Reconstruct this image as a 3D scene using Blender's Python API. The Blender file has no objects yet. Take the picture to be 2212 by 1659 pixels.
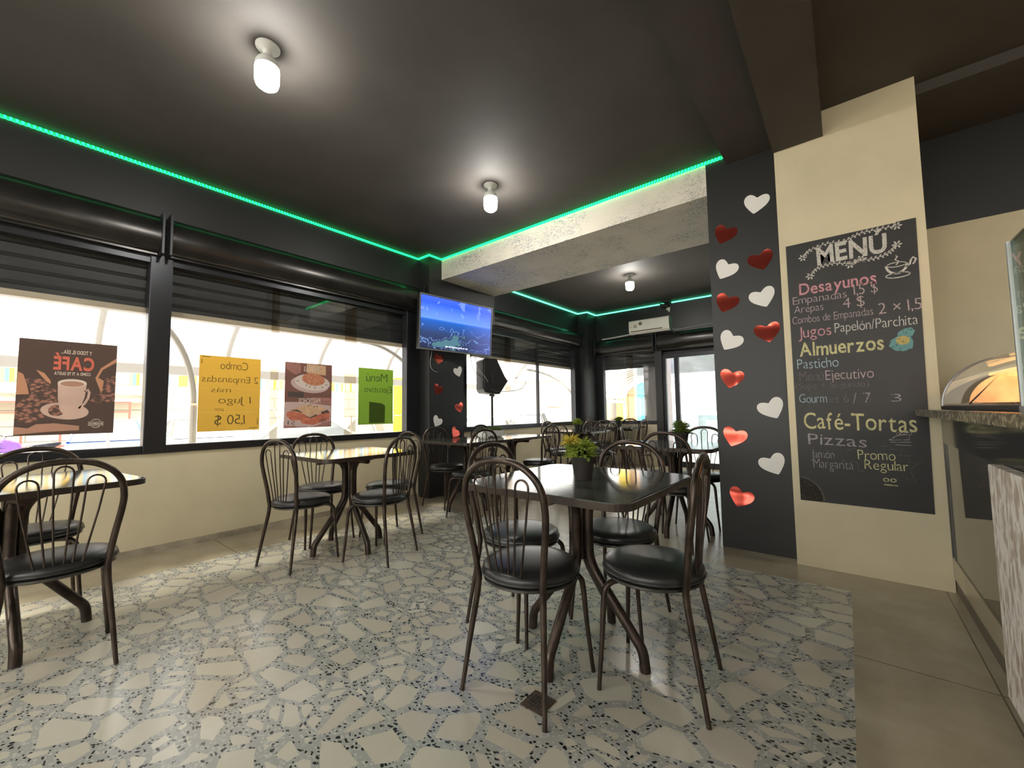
import bpy, bmesh, math, random
from mathutils import Vector, Matrix, Euler
random.seed(7)
PI = math.pi
scene = bpy.context.scene
COL = scene.collection

# ------------------------------------------------------------------ camera
cd = bpy.data.cameras.new('camera')
cd.sensor_fit = 'HORIZONTAL'; cd.sensor_width = 36.0
cd.lens = 36.0 * 887.62 / 2212.0
cd.clip_start = 0.02; cd.clip_end = 400
cam = bpy.data.objects.new('camera', cd); COL.objects.link(cam)
YAW, PITCH, ROLL = 0.683121, 0.06614, -0.013491
_f = Vector((-math.sin(YAW)*math.cos(PITCH), math.cos(YAW)*math.cos(PITCH), math.sin(PITCH)))
_r = Vector((math.cos(YAW), math.sin(YAW), 0)); _u = _r.cross(_f)
_r2 = _r*math.cos(ROLL) + _u*math.sin(ROLL); _u2 = -_r*math.sin(ROLL) + _u*math.cos(ROLL)
cam.matrix_world = Matrix(((_r2.x, _u2.x, -_f.x, 0), (_r2.y, _u2.y, -_f.y, 0), (_r2.z, _u2.z, -_f.z, 1.08), (0, 0, 0, 1)))
scene.camera = cam

# ------------------------------------------------------------------ light and exposure
scene.view_settings.view_transform = 'Standard'
scene.view_settings.look = 'None'
scene.view_settings.gamma = 1.0
scene.view_settings.use_curve_mapping = False
scene.view_settings.exposure = 2.5
SKY = 1.15; SUN = 2.3; BULB = 34.0; LED = 0.50
w = bpy.data.worlds.new('sky'); scene.world = w; w.use_nodes = True
bg = w.node_tree.nodes['Background']
bg.inputs[0].default_value = (1.0, 0.965, 0.90, 1); bg.inputs[1].default_value = SKY
sl = bpy.data.lights.new('sun', 'SUN'); sl.energy = SUN; sl.angle = math.radians(13); sl.color = (1.0, 0.93, 0.80)
so = bpy.data.objects.new('sun', sl); COL.objects.link(so)
so.rotation_euler = Vector((0.46, 0.08, -0.88)).to_track_quat('-Z', 'Y').to_euler()
scene.cycles.use_denoising = True
scene.cycles.max_bounces = 10; scene.cycles.diffuse_bounces = 5; scene.cycles.glossy_bounces = 4
scene.cycles.transparent_max_bounces = 16
scene.cycles.caustics_reflective = False; scene.cycles.caustics_refractive = False
scene.cycles.sample_clamp_indirect = 6.0

# ------------------------------------------------------------------ object helpers
def link(o, parent=None):
    COL.objects.link(o)
    if parent is not None: o.parent = parent
    return o
def tag(o, label=None, cat=None, group=None, kind=None):
    if label: o['label'] = label
    if cat: o['category'] = cat
    if group: o['group'] = group
    if kind: o['kind'] = kind
    return o
def empty(name, loc=(0, 0, 0), rz=0.0, label=None, cat=None, group=None, kind=None):
    o = bpy.data.objects.new(name, None); o.empty_display_size = 0.1
    link(o); o.location = loc; o.rotation_euler = (0, 0, rz)
    return tag(o, label, cat, group, kind)
def kids(o): return [c for c in bpy.data.objects if c.parent == o]
def copy_tree(o, parent=None):
    c = o.copy(); COL.objects.link(c)
    if parent is not None: c.parent = parent
    for ch in CH[o.name]: copy_tree_in(ch, c, o)
    return c
CH = {}
def copy_tree_in(ch, c, o):
    d = ch.copy(); COL.objects.link(d); d.parent = c
    for g in kids(ch):
        e = g.copy(); COL.objects.link(e); e.parent = d
def remember(o): CH[o.name] = kids(o)

class MB:
    def __init__(self): self.bm = bmesh.new()
    def box(self, x0, x1, y0, y1, z0, z1, bev=0.0, M=None):
        g = bmesh.ops.create_cube(self.bm, size=1.0)['verts']
        for v in g:
            v.co = Vector((x0 + (v.co.x+.5)*(x1-x0), y0 + (v.co.y+.5)*(y1-y0), z0 + (v.co.z+.5)*(z1-z0)))
        if bev:
            es = list({e for v in g for e in v.link_edges})
            r = bmesh.ops.bevel(self.bm, geom=es, offset=bev, segments=2, affect='EDGES', profile=0.5)
            g = list({v for f in r['faces'] for v in f.verts} | {v for v in g if v.is_valid})
        if M is not None:
            for v in g: v.co = M @ v.co
        return self
    def tube(self, pts, r, seg=10, closed=False, cap=True):
        pts = [Vector(p) for p in pts]; n = len(pts)
        rs = r if isinstance(r, (list, tuple)) else [r]*n
        rings = []; prev = None
        for i, p in enumerate(pts):
            if closed: t = (pts[(i+1) % n] - pts[i-1])
            else: t = pts[min(i+1, n-1)] - pts[max(i-1, 0)]
            t = t.normalized()
            if prev is None:
                a = Vector((0, 0, 1)) if abs(t.z) < .9 else Vector((1, 0, 0))
                nrm = t.cross(a).normalized()
            else:
                nrm = (prev - t*prev.dot(t))
                nrm = nrm.normalized() if nrm.length > 1e-6 else t.orthogonal().normalized()
            prev = nrm; b = t.cross(nrm)
            rings.append([self.bm.verts.new(p + (nrm*math.cos(2*PI*k/seg) + b*math.sin(2*PI*k/seg))*rs[i]) for k in range(seg)])
        m = n if closed else n-1
        for i in range(m):
            A, B = rings[i], rings[(i+1) % n]
            for k in range(seg):
                self.bm.faces.new((A[k], A[(k+1) % seg], B[(k+1) % seg], B[k]))
        if cap and not closed:
            self.bm.faces.new(rings[0][::-1]); self.bm.faces.new(rings[-1])
        return self
    def lathe(self, prof, c=(0, 0, 0), seg=24, M=None):
        c = Vector(c); rings = []
        for (r, z) in prof:
            if r < 1e-6: rings.append([self.bm.verts.new(c + Vector((0, 0, z)))])
            else: rings.append([self.bm.verts.new(c + Vector((r*math.cos(2*PI*k/seg), r*math.sin(2*PI*k/seg), z))) for k in range(seg)])
        for A, B in zip(rings, rings[1:]):
            for k in range(seg):
                k2 = (k+1) % seg
                if len(A) == 1 and len(B) == 1: continue
                if len(A) == 1: self.bm.faces.new((A[0], B[k2], B[k]))
                elif len(B) == 1: self.bm.faces.new((A[k], A[k2], B[0]))
                else: self.bm.faces.new((A[k], A[k2], B[k2], B[k]))
        if M is not None:
            for rg in rings:
                for v in rg: v.co = M @ v.co
        return self
    def prism(self, poly, o, u, v, d, bev=0.0):
        """polygon (list of 2D) in the plane o+u*a+v*b, pushed along the vector d"""
        o, u, v, d = Vector(o), Vector(u), Vector(v), Vector(d)
        A = [self.bm.verts.new(o + u*a + v*b) for a, b in poly]
        B = [self.bm.verts.new(p.co + d) for p in A]
        fs = [self.bm.faces.new(A), self.bm.faces.new(B[::-1])]; n = len(A)
        for i in range(n): fs.append(self.bm.faces.new((A[i], B[i], B[(i+1) % n], A[(i+1) % n])))
        if bev:
            es = list({e for f in fs for e in f.edges})
            bmesh.ops.bevel(self.bm, geom=es, offset=bev, segments=2, affect='EDGES', profile=0.5)
        return self
    def poly(self, pts):
        self.bm.faces.new([self.bm.verts.new(Vector(p)) for p in pts]); return self
    def grid_fn(self, nu, nv, fn):
        V = [[self.bm.verts.new(Vector(fn(i/nu, j/nv))) for j in range(nv+1)] for i in range(nu+1)]
        for i in range(nu):
            for j in range(nv): self.bm.faces.new((V[i][j], V[i+1][j], V[i+1][j+1], V[i][j+1]))
        return self
    def build(self, name, mat, parent=None, smooth=False, tri=False):
        bmesh.ops.recalc_face_normals(self.bm, faces=self.bm.faces)
        M = Matrix.Identity(4); q = parent
        while q is not None: M = q.matrix_basis @ M; q = q.parent
        self.bm.transform(M.inverted())          # shapes are given in world coordinates
        me = bpy.data.meshes.new(name); self.bm.to_mesh(me); self.bm.free()
        for m in (mat if isinstance(mat, (list, tuple)) else [mat]): me.materials.append(m)
        if smooth:
            for p in me.polygons: p.use_smooth = True
            try: me.set_sharp_from_angle(angle=math.radians(40))
            except Exception: pass
        o = bpy.data.objects.new(name, me); link(o, parent)
        return o
def bez(p, n=8):
    """smooth open path through points (Catmull-Rom)"""
    p = [Vector(a) for a in p]; out = []
    for i in range(len(p)-1):
        a = p[i-1] if i > 0 else p[i]*2 - p[i+1]
        b, c = p[i], p[i+1]
        d = p[i+2] if i+2 < len(p) else c*2 - b
        for k in range(n):
            t = k/n
            out.append(0.5*((2*b) + (c-a)*t + (2*a-5*b+4*c-d)*t*t + (3*b-a-3*c+d)*t**3))
    out.append(p[-1]); return out

# ------------------------------------------------------------------ materials
MATS = {}
def mat(name, col=(0.5, 0.5, 0.5), rough=0.5, metal=0.0, spec=0.5, noise=0.0, nscale=8.0, bump=0.0, bscale=60.0, emit=None, estr=0.0, coat=0.0, trans=0.0, aniso=None):
    if name in MATS: return MATS[name]
    m = bpy.data.materials.new(name); m.use_nodes = True
    N, L = m.node_tree.nodes, m.node_tree.links
    p = N['Principled BSDF']
    p.inputs['Base Color'].default_value = (*col, 1); p.inputs['Roughness'].default_value = rough
    p.inputs['Metallic'].default_value = metal; p.inputs['Specular IOR Level'].default_value = spec
    if coat: p.inputs['Coat Weight'].default_value = coat; p.inputs['Coat Roughness'].default_value = 0.05
    if emit: p.inputs['Emission Color'].default_value = (*emit, 1); p.inputs['Emission Strength'].default_value = estr
    if noise or bump:
        tc = N.new('ShaderNodeTexCoord')
    if noise:
        mp = N.new('ShaderNodeMapping'); L.new(tc.outputs['Object'], mp.inputs[0])
        if aniso: mp.inputs['Scale'].default_value = aniso
        nz = N.new('ShaderNodeTexNoise'); nz.inputs['Scale'].default_value = nscale; nz.inputs['Detail'].default_value = 6
        L.new(mp.outputs[0], nz.inputs['Vector'])
        rp = N.new('ShaderNodeValToRGB'); rp.color_ramp.elements[0].position = 0.3; rp.color_ramp.elements[1].position = 0.7
        rp.color_ramp.elements[0].color = (*[max(0, c*(1-noise)) for c in col], 1)
        rp.color_ramp.elements[1].color = (*[min(1, c*(1+noise)) for c in col], 1)
        L.new(nz.outputs['Fac'], rp.inputs[0]); L.new(rp.outputs[0], p.inputs['Base Color'])
    if bump:
        nb = N.new('ShaderNodeTexNoise'); nb.inputs['Scale'].default_value = bscale; nb.inputs['Detail'].default_value = 4
        L.new(tc.outputs['Object'], nb.inputs['Vector'])
        bp = N.new('ShaderNodeBump'); bp.inputs['Strength'].default_value = bump; bp.inputs['Distance'].default_value = 0.01
        L.new(nb.outputs['Fac'], bp.inputs['Height']); L.new(bp.outputs[0], p.inputs['Normal'])
    MATS[name] = m
    return m
def nodes(name):
    m = bpy.data.materials.new(name); m.use_nodes = True
    N, L = m.node_tree.nodes, m.node_tree.links
    MATS[name] = m
    return m, N, L, N['Principled BSDF'], N['Material Output']
def math_n(N, L, op, a, b=None, c=None):
    n = N.new('ShaderNodeMath'); n.operation = op
    for i, x in enumerate((a, b, c)):
        if x is None: continue
        if isinstance(x, (int, float)): n.inputs[i].default_value = x
        else: L.new(x, n.inputs[i])
    return n.outputs[0]
def mixc(N, L, fac, a, b):
    n = N.new('ShaderNodeMix'); n.data_type = 'RGBA'
    for s, x in ((0, fac), (6, a), (7, b)):
        if isinstance(x, (int, float)): n.inputs[s].default_value = x
        elif isinstance(x, tuple): n.inputs[s].default_value = (*x, 1)
        else: L.new(x, n.inputs[s])
    return n.outputs[2]

M_cream = mat('cream_paint', (0.66, 0.58, 0.40), 0.55, noise=0.06, nscale=3, bump=0.05, bscale=25)
M_black = mat('black_paint', (0.014, 0.014, 0.0145), 0.45, bump=0.04, bscale=30)
M_ceil = mat('black_ceiling_paint', (0.058, 0.051, 0.045), 0.75, noise=0.15, nscale=2, bump=0.05, bscale=40)
M_frame = mat('dark_window_metal', (0.030, 0.031, 0.036), 0.30, 0.5)
M_shut = mat('dark_shutter_metal', (0.045, 0.042, 0.040), 0.27, 0.7, noise=0.3, nscale=5)
M_curt = mat('shutter_slat_metal', (0.040, 0.039, 0.041), 0.45, 0.3)
M_bar = mat('shutter_bar_cream', (0.55, 0.45, 0.34), 0.5)
M_chair = mat('bronze_tube', (0.060, 0.044, 0.035), 0.30, 0.7, noise=0.5, nscale=14)
M_vinyl = mat('black_vinyl', (0.020, 0.020, 0.020), 0.32, bump=0.03, bscale=200)
M_ring = mat('seat_trim_metal', (0.10, 0.095, 0.09), 0.25, 0.85)
M_band = mat('table_edge_band', (0.045, 0.034, 0.027), 0.33, 0.4, noise=0.3, nscale=20)
M_bulbbody = mat('white_lamp_plastic', (0.75, 0.76, 0.74), 0.4)
M_bulb = mat('lamp_diffuser', (0.9, 0.9, 0.9), 0.4, emit=(1.0, 0.97, 0.90), estr=BULB)
M_white = mat('white_plastic', (0.74, 0.72, 0.64), 0.35)
M_blackpl = mat('black_plastic', (0.018, 0.018, 0.019), 0.45)
M_greypl = mat('grey_metal', (0.35, 0.35, 0.36), 0.35, 0.6)
M_paperw = mat('white_paper', (0.80, 0.78, 0.76), 0.6)
M_potb = mat('black_pot', (0.030, 0.026, 0.025), 0.5)
M_wire = mat('cable_sheath', (0.03, 0.03, 0.03), 0.5)
M_wiregrey = mat('grey_cable', (0.35, 0.35, 0.34), 0.5)
M_rust = mat('rusty_drain', (0.10, 0.078, 0.062), 0.55, 0.4, noise=0.4, nscale=60)
M_hole = mat('dark_hole', (0.006, 0.006, 0.006), 0.9)
M_granite = None

def make_terrazzo():
    m, N, L, p, out = nodes('terrazzo')
    tc = N.new('ShaderNodeTexCoord')
    # warp a little so shards are irregular
    nz = N.new('ShaderNodeTexNoise'); nz.inputs['Scale'].default_value = 3.2; nz.inputs['Detail'].default_value = 1
    L.new(tc.outputs['Object'], nz.inputs['Vector'])
    sc = N.new('ShaderNodeVectorMath'); sc.operation = 'MULTIPLY_ADD'
    sc.inputs[1].default_value = (0.10, 0.10, 0)
    L.new(nz.outputs['Color'], sc.inputs[0]); L.new(tc.outputs['Object'], sc.inputs[2])
    mp = N.new('ShaderNodeMapping'); mp.inputs['Rotation'].default_value = (0, 0, 0.5); mp.inputs['Scale'].default_value = (1.0, 1.28, 1)
    L.new(sc.outputs[0], mp.inputs[0])
    S = 6.0
    ve = N.new('ShaderNodeTexVoronoi'); ve.voronoi_dimensions = '2D'; ve.feature = 'DISTANCE_TO_EDGE'; ve.inputs['Scale'].default_value = S
    vc = N.new('ShaderNodeTexVoronoi'); vc.voronoi_dimensions = '2D'; vc.feature = 'F1'; vc.inputs['Scale'].default_value = S
    L.new(mp.outputs[0], ve.inputs['Vector']); L.new(mp.outputs[0], vc.inputs['Vector'])
    sep = N.new('ShaderNodeSeparateColor'); L.new(vc.outputs['Color'], sep.inputs[0])
    # each shard keeps its own margin of matrix
    thr = math_n(N, L, 'MULTIPLY_ADD', sep.outputs[0], 0.13, 0.075)
    gone = math_n(N, L, 'GREATER_THAN', sep.outputs[2], 0.62)
    thr = math_n(N, L, 'MULTIPLY_ADD', gone, 0.9, thr)
    shard = math_n(N, L, 'GREATER_THAN', math_n(N, L, 'SUBTRACT', ve.outputs['Distance'], thr), 0.0)
    # smaller shards fill the cells that hold no large one
    v7 = N.new('ShaderNodeTexVoronoi'); v7.voronoi_dimensions = '2D'; v7.feature = 'DISTANCE_TO_EDGE'; v7.inputs['Scale'].default_value = S*1.6
    v8 = N.new('ShaderNodeTexVoronoi'); v8.voronoi_dimensions = '2D'; v8.inputs['Scale'].default_value = S*1.6
    L.new(mp.outputs[0], v7.inputs['Vector']); L.new(mp.outputs[0], v8.inputs['Vector'])
    s8 = N.new('ShaderNodeSeparateColor'); L.new(v8.outputs['Color'], s8.inputs[0])
    sm = math_n(N, L, 'GREATER_THAN', math_n(N, L, 'SUBTRACT', v7.outputs['Distance'], math_n(N, L, 'MULTIPLY_ADD', s8.outputs[0], 0.20, 0.09)), 0.0)
    sm = math_n(N, L, 'MULTIPLY', sm, math_n(N, L, 'MULTIPLY', gone, math_n(N, L, 'GREATER_THAN', ve.outputs['Distance'], 0.045)))
    shard = math_n(N, L, 'MAXIMUM', shard, sm)
    # shard colour: cream to pinkish to pale green white, slightly mottled
    rp = N.new('ShaderNodeValToRGB'); cr = rp.color_ramp
    cr.elements[0].position = 0.0; cr.elements[0].color = (0.54, 0.49, 0.39, 1)
    cr.elements[1].position = 1.0; cr.elements[1].color = (0.66, 0.63, 0.53, 1)
    e = cr.elements.new(0.5); e.color = (0.58, 0.55, 0.45, 1)
    e = cr.elements.new(0.8); e.color = (0.52, 0.46, 0.38, 1)
    L.new(sep.outputs[1], rp.inputs[0])
    n2 = N.new('ShaderNodeTexNoise'); n2.inputs['Scale'].default_value = 22; n2.inputs['Detail'].default_value = 5
    L.new(tc.outputs['Object'], n2.inputs['Vector'])
    shcol = mixc(N, L, math_n(N, L, 'MULTIPLY', n2.outputs['Fac'], 0.30), rp.outputs[0], (0.40, 0.37, 0.30))
    # matrix: grey green cement with small chips
    v3 = N.new('ShaderNodeTexVoronoi'); v3.voronoi_dimensions = '2D'; v3.inputs['Scale'].default_value = 95
    L.new(tc.outputs['Object'], v3.inputs['Vector'])
    s3 = N.new('ShaderNodeSeparateColor'); L.new(v3.outputs['Color'], s3.inputs[0])
    chip = math_n(N, L, 'MULTIPLY', math_n(N, L, 'GREATER_THAN', s3.outputs[0], 0.45), math_n(N, L, 'LESS_THAN', v3.outputs['Distance'], 0.45))
    chipc = mixc(N, L, s3.outputs[1], (0.34, 0.35, 0.325), (0.54, 0.53, 0.48))
    cem = mixc(N, L, chip, (0.36, 0.36, 0.33), chipc)
    # black chips, elongated
    mp4 = N.new('ShaderNodeMapping'); mp4.inputs['Scale'].default_value = (1.0, 1.6, 1); mp4.inputs['Rotation'].default_value = (0, 0, 0.4)
    wv = N.new('ShaderNodeVectorMath'); wv.operation = 'MULTIPLY_ADD'; wv.inputs[1].default_value = (0.05, 0.05, 0)
    n4 = N.new('ShaderNodeTexNoise'); n4.inputs['Scale'].default_value = 14; L.new(tc.outputs['Object'], n4.inputs['Vector'])
    L.new(n4.outputs['Color'], wv.inputs[0]); L.new(tc.outputs['Object'], wv.inputs[2]); L.new(wv.outputs[0], mp4.inputs[0])
    v4 = N.new('ShaderNodeTexVoronoi'); v4.voronoi_dimensions = '2D'; v4.inputs['Scale'].default_value = 50
    L.new(mp4.outputs[0], v4.inputs['Vector'])
    s4 = N.new('ShaderNodeSeparateColor'); L.new(v4.outputs['Color'], s4.inputs[0])
    rad = math_n(N, L, 'MULTIPLY_ADD', s4.outputs[1], 0.25, 0.16)
    blk = math_n(N, L, 'MULTIPLY', math_n(N, L, 'GREATER_THAN', s4.outputs[0], 0.58), math_n(N, L, 'LESS_THAN', v4.outputs['Distance'], rad))
    cem = mixc(N, L, blk, cem, (0.022, 0.022, 0.020))
    fin = mixc(N, L, shard, cem, shcol)
    L.new(fin, p.inputs['Base Color'])
    n5 = N.new('ShaderNodeTexNoise'); n5.inputs['Scale'].default_value = 1.7; n5.inputs['Detail'].default_value = 4
    L.new(tc.outputs['Object'], n5.inputs['Vector'])
    L.new(math_n(N, L, 'MULTIPLY_ADD', n5.outputs['Fac'], 0.16, 0.14), p.inputs['Roughness'])
    p.inputs['Specular IOR Level'].default_value = 0.5
    return m
def make_plainfloor():
    m, N, L, p, out = nodes('plain_terrazzo')
    tc = N.new('ShaderNodeTexCoord')
    n1 = N.new('ShaderNodeTexNoise'); n1.inputs['Scale'].default_value = 2.0; n1.inputs['Detail'].default_value = 8; n1.inputs['Roughness'].default_value = 0.65
    L.new(tc.outputs['Object'], n1.inputs['Vector'])
    rp = N.new('ShaderNodeValToRGB'); cr = rp.color_ramp
    cr.elements[0].position = 0.3; cr.elements[0].color = (0.31, 0.255, 0.17, 1)
    cr.elements[1].position = 0.68; cr.elements[1].color = (0.46, 0.40, 0.30, 1)
    L.new(n1.outputs['Fac'], rp.inputs[0])
    br = N.new('ShaderNodeTexBrick'); br.offset = 0.0
    br.inputs['Scale'].default_value = 1.0; br.inputs['Brick Width'].default_value = 1.19; br.inputs['Row Height'].default_value = 1.19
    br.inputs['Mortar Size'].default_value = 0.003; br.inputs['Mortar Smooth'].default_value = 0.0
    mp = N.new('ShaderNodeMapping'); mp.inputs['Location'].default_value = (0.80, 0.0, 0)
    L.new(tc.outputs['Object'], mp.inputs[0]); L.new(mp.outputs[0], br.inputs['Vector'])
    c = mixc(N, L, br.outputs['Fac'], rp.outputs[0], (0.16, 0.13, 0.09))
    L.new(c, p.inputs['Base Color'])
    p.inputs['Roughness'].default_value = 0.22
    return m
def make_granite():
    m, N, L, p, out = nodes('green_black_stone_top')
    tc = N.new('ShaderNodeTexCoord')
    n1 = N.new('ShaderNodeTexNoise'); n1.inputs['Scale'].default_value = 13; n1.inputs['Detail'].default_value = 8; n1.inputs['Distortion'].default_value = 1.4
    L.new(tc.outputs['Object'], n1.inputs['Vector'])
    rp = N.new('ShaderNodeValToRGB'); cr = rp.color_ramp
    cr.elements[0].position = 0.35; cr.elements[0].color = (0.016, 0.021, 0.017, 1)
    cr.elements[1].position = 0.72; cr.elements[1].color = (0.105, 0.115, 0.090, 1)
    L.new(n1.outputs['Fac'], rp.inputs[0]); L.new(rp.outputs[0], p.inputs['Base Color'])
    p.inputs['Roughness'].default_value = 0.10; p.inputs['Specular IOR Level'].default_value = 0.9
    bp = N.new('ShaderNodeBump'); bp.inputs['Strength'].default_value = 0.015; bp.inputs['Distance'].default_value = 0.01
    L.new(n1.outputs['Fac'], bp.inputs['Height']); L.new(bp.outputs[0], p.inputs['Normal'])
    return m
def make_slab():
    m, N, L, p, out = nodes('brown_granite_worktop')
    tc = N.new('ShaderNodeTexCoord')
    n1 = N.new('ShaderNodeTexNoise'); n1.inputs['Scale'].default_value = 60; n1.inputs['Detail'].default_value = 6
    L.new(tc.outputs['Object'], n1.inputs['Vector'])
    rp = N.new('ShaderNodeValToRGB'); cr = rp.color_ramp
    cr.elements[0].position = 0.38; cr.elements[0].color = (0.03, 0.022, 0.014, 1)
    cr.elements[1].position = 0.66; cr.elements[1].color = (0.40, 0.33, 0.22, 1)
    L.new(n1.outputs['Fac'], rp.inputs[0]); L.new(rp.outputs[0], p.inputs['Base Color'])
    p.inputs['Roughness'].default_value = 0.15
    return m
def make_glass(name='window_glass', tint=(0.97, 0.98, 0.975), refl=1.0):
    m, N, L, p, out = nodes(name)
    N.remove(p)
    tr = N.new('ShaderNodeBsdfTransparent'); tr.inputs[0].default_value = (*tint, 1)
    gl = N.new('ShaderNodeBsdfGlossy'); gl.inputs['Roughness'].default_value = 0.0; gl.inputs[0].default_value = (refl, refl, refl, 1)
    fr = N.new('ShaderNodeFresnel')
    ge = N.new('ShaderNodeNewGeometry')                # same reflection on both faces of the sheet
    L.new(math_n(N, L, 'MULTIPLY_ADD', ge.outputs['Backfacing'], 1/1.5 - 1.5, 1.5), fr.inputs[0])
    mx = N.new('ShaderNodeMixShader'); L.new(fr.outputs[0], mx.inputs[0]); L.new(tr.outputs[0], mx.inputs[1]); L.new(gl.outputs[0], mx.inputs[2])
    L.new(mx.outputs[0], out.inputs[0])
    return m
def make_sheet():
    m, N, L, p, out = nodes('milky_polycarbonate')
    N.remove(p)
    tc = N.new('ShaderNodeTexCoord')
    wv = N.new('ShaderNodeTexWave'); wv.bands_direction = 'Z'; wv.inputs['Scale'].default_value = 6; wv.inputs['Distortion'].default_value = 0.4
    L.new(tc.outputs['Object'], wv.inputs['Vector'])
    c = mixc(N, L, wv.outputs['Fac'], (0.40, 0.39, 0.41), (0.47, 0.46, 0.48))
    df = N.new('ShaderNodeBsdfDiffuse'); L.new(c, df.inputs[0])
    tl = N.new('ShaderNodeBsdfTranslucent'); L.new(c, tl.inputs[0])
    tr = N.new('ShaderNodeBsdfTransparent'); tr.inputs[0].default_value = (0.95, 0.96, 1, 1)
    a = N.new('ShaderNodeMixShader'); a.inputs[0].default_value = 0.72; L.new(df.outputs[0], a.inputs[1]); L.new(tl.outputs[0], a.inputs[2])
    b = N.new('ShaderNodeMixShader'); b.inputs[0].default_value = 0.20; L.new(a.outputs[0], b.inputs[1]); L.new(tr.outputs[0], b.inputs[2])
    L.new(b.outputs[0], out.inputs[0])
    return m
def translucent(name, col, tl=0.5, noise=None):
    m, N, L, p, out = nodes(name)
    N.remove(p)
    df = N.new('ShaderNodeBsdfDiffuse'); tlb = N.new('ShaderNodeBsdfTranslucent')
    if noise:
        tc = N.new('ShaderNodeTexCoord'); nz = N.new('ShaderNodeTexNoise'); nz.inputs['Scale'].default_value = noise[0]; nz.inputs['Detail'].default_value = 5
        L.new(tc.outputs['Object'], nz.inputs['Vector'])
        c = mixc(N, L, nz.outputs['Fac'], col, noise[1])
        L.new(c, df.inputs[0]); L.new(c, tlb.inputs[0])
    else:
        df.inputs[0].default_value = (*col, 1); tlb.inputs[0].default_value = (*col, 1)
    mx = N.new('ShaderNodeMixShader'); mx.inputs[0].default_value = tl
    L.new(df.outputs[0], mx.inputs[1]); L.new(tlb.outputs[0], mx.inputs[2]); L.new(mx.outputs[0], out.inputs[0])
    return m
def make_plaster():
    m, N, L, p, out = nodes('grooved_white_plaster')
    tc = N.new('ShaderNodeTexCoord')
    mp = N.new('ShaderNodeMapping'); mp.inputs['Scale'].default_value = (1.0, 1.4, 2.0); L.new(tc.outputs['Object'], mp.inputs[0])
    n0 = N.new('ShaderNodeTexNoise'); n0.inputs['Scale'].default_value = 5; n0.inputs['Detail'].default_value = 3; L.new(mp.outputs[0], n0.inputs['Vector'])
    wv = N.new('ShaderNodeVectorMath'); wv.operation = 'MULTIPLY_ADD'; wv.inputs[1].default_value = (0.9, 0.5, 0.5)
    L.new(n0.outputs['Color'], wv.inputs[0]); L.new(mp.outputs[0], wv.inputs[2])
    n1 = N.new('ShaderNodeTexNoise'); n1.inputs['Scale'].default_value = 13; n1.inputs['Detail'].default_value = 3; n1.inputs['Distortion'].default_value = 1.5
    L.new(wv.outputs[0], n1.inputs['Vector'])
    ab = math_n(N, L, 'ABSOLUTE', math_n(N, L, 'SUBTRACT', n1.outputs['Fac'], 0.5))
    n2 = N.new('ShaderNodeTexNoise'); n2.inputs['Scale'].default_value = 2.6; n2.inputs['Detail'].default_value = 2; L.new(tc.outputs['Object'], n2.inputs['Vector'])
    wth = math_n(N, L, 'MULTIPLY', math_n(N, L, 'SUBTRACT', n2.outputs['Fac'], 0.36), 0.13)
    line = math_n(N, L, 'LESS_THAN', ab, wth)
    c = mixc(N, L, line, (0.72, 0.67, 0.58), (0.33, 0.33, 0.33))
    L.new(c, p.inputs['Base Color']); p.inputs['Roughness'].default_value = 0.7
    bp = N.new('ShaderNodeBump'); bp.inputs['Strength'].default_value = 0.4; bp.inputs['Distance'].default_value = 0.008
    L.new(ab, bp.inputs['Height']); L.new(bp.outputs[0], p.inputs['Normal'])
    return m
def make_stonepanel():
    m, N, L, p, out = nodes('wavy_white_stone')
    tc = N.new('ShaderNodeTexCoord')
    mp = N.new('ShaderNodeMapping'); mp.inputs['Scale'].default_value = (1, 1.3, 0.5); L.new(tc.outputs['Object'], mp.inputs[0])
    n1 = N.new('ShaderNodeTexNoise'); n1.inputs['Scale'].default_value = 26; n1.inputs['Detail'].default_value = 3; n1.inputs['Distortion'].default_value = 0.6
    L.new(mp.outputs[0], n1.inputs['Vector'])
    rp = N.new('ShaderNodeValToRGB'); cr = rp.color_ramp
    cr.elements[0].position = 0.40; cr.elements[0].color = (0.42, 0.34, 0.27, 1)
    cr.elements[1].position = 0.56; cr.elements[1].color = (0.76, 0.71, 0.66, 1)
    L.new(n1.outputs['Fac'], rp.inputs[0]); L.new(rp.outputs[0], p.inputs['Base Color'])
    bp = N.new('ShaderNodeBump'); bp.inputs['Strength'].default_value = 0.5; bp.inputs['Distance'].default_value = 0.01
    L.new(n1.outputs['Fac'], bp.inputs['Height']); L.new(bp.outputs[0], p.inputs['Normal'])
    p.inputs['Roughness'].default_value = 0.6
    return m
def make_led(name, col, per, strength):
    m, N, L, p, out = nodes(name)
    N.remove(p)
    em = N.new('ShaderNodeEmission'); em.inputs[0].default_value = (*col, 1)
    if per:
        tc = N.new('ShaderNodeTexCoord'); sp = N.new('ShaderNodeSeparateXYZ'); L.new(tc.outputs['Object'], sp.inputs[0])
        s = math_n(N, L, 'ADD', sp.outputs[0], sp.outputs[1])
        fr = math_n(N, L, 'FRACT', math_n(N, L, 'MULTIPLY', s, per))
        dot = math_n(N, L, 'LESS_THAN', fr, 0.5)
        L.new(math_n(N, L, 'MULTIPLY_ADD', dot, strength*1.5, strength*0.35), em.inputs[1])
    else: em.inputs[1].default_value = strength
    L.new(em.outputs[0], out.inputs[0])
    return m
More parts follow.
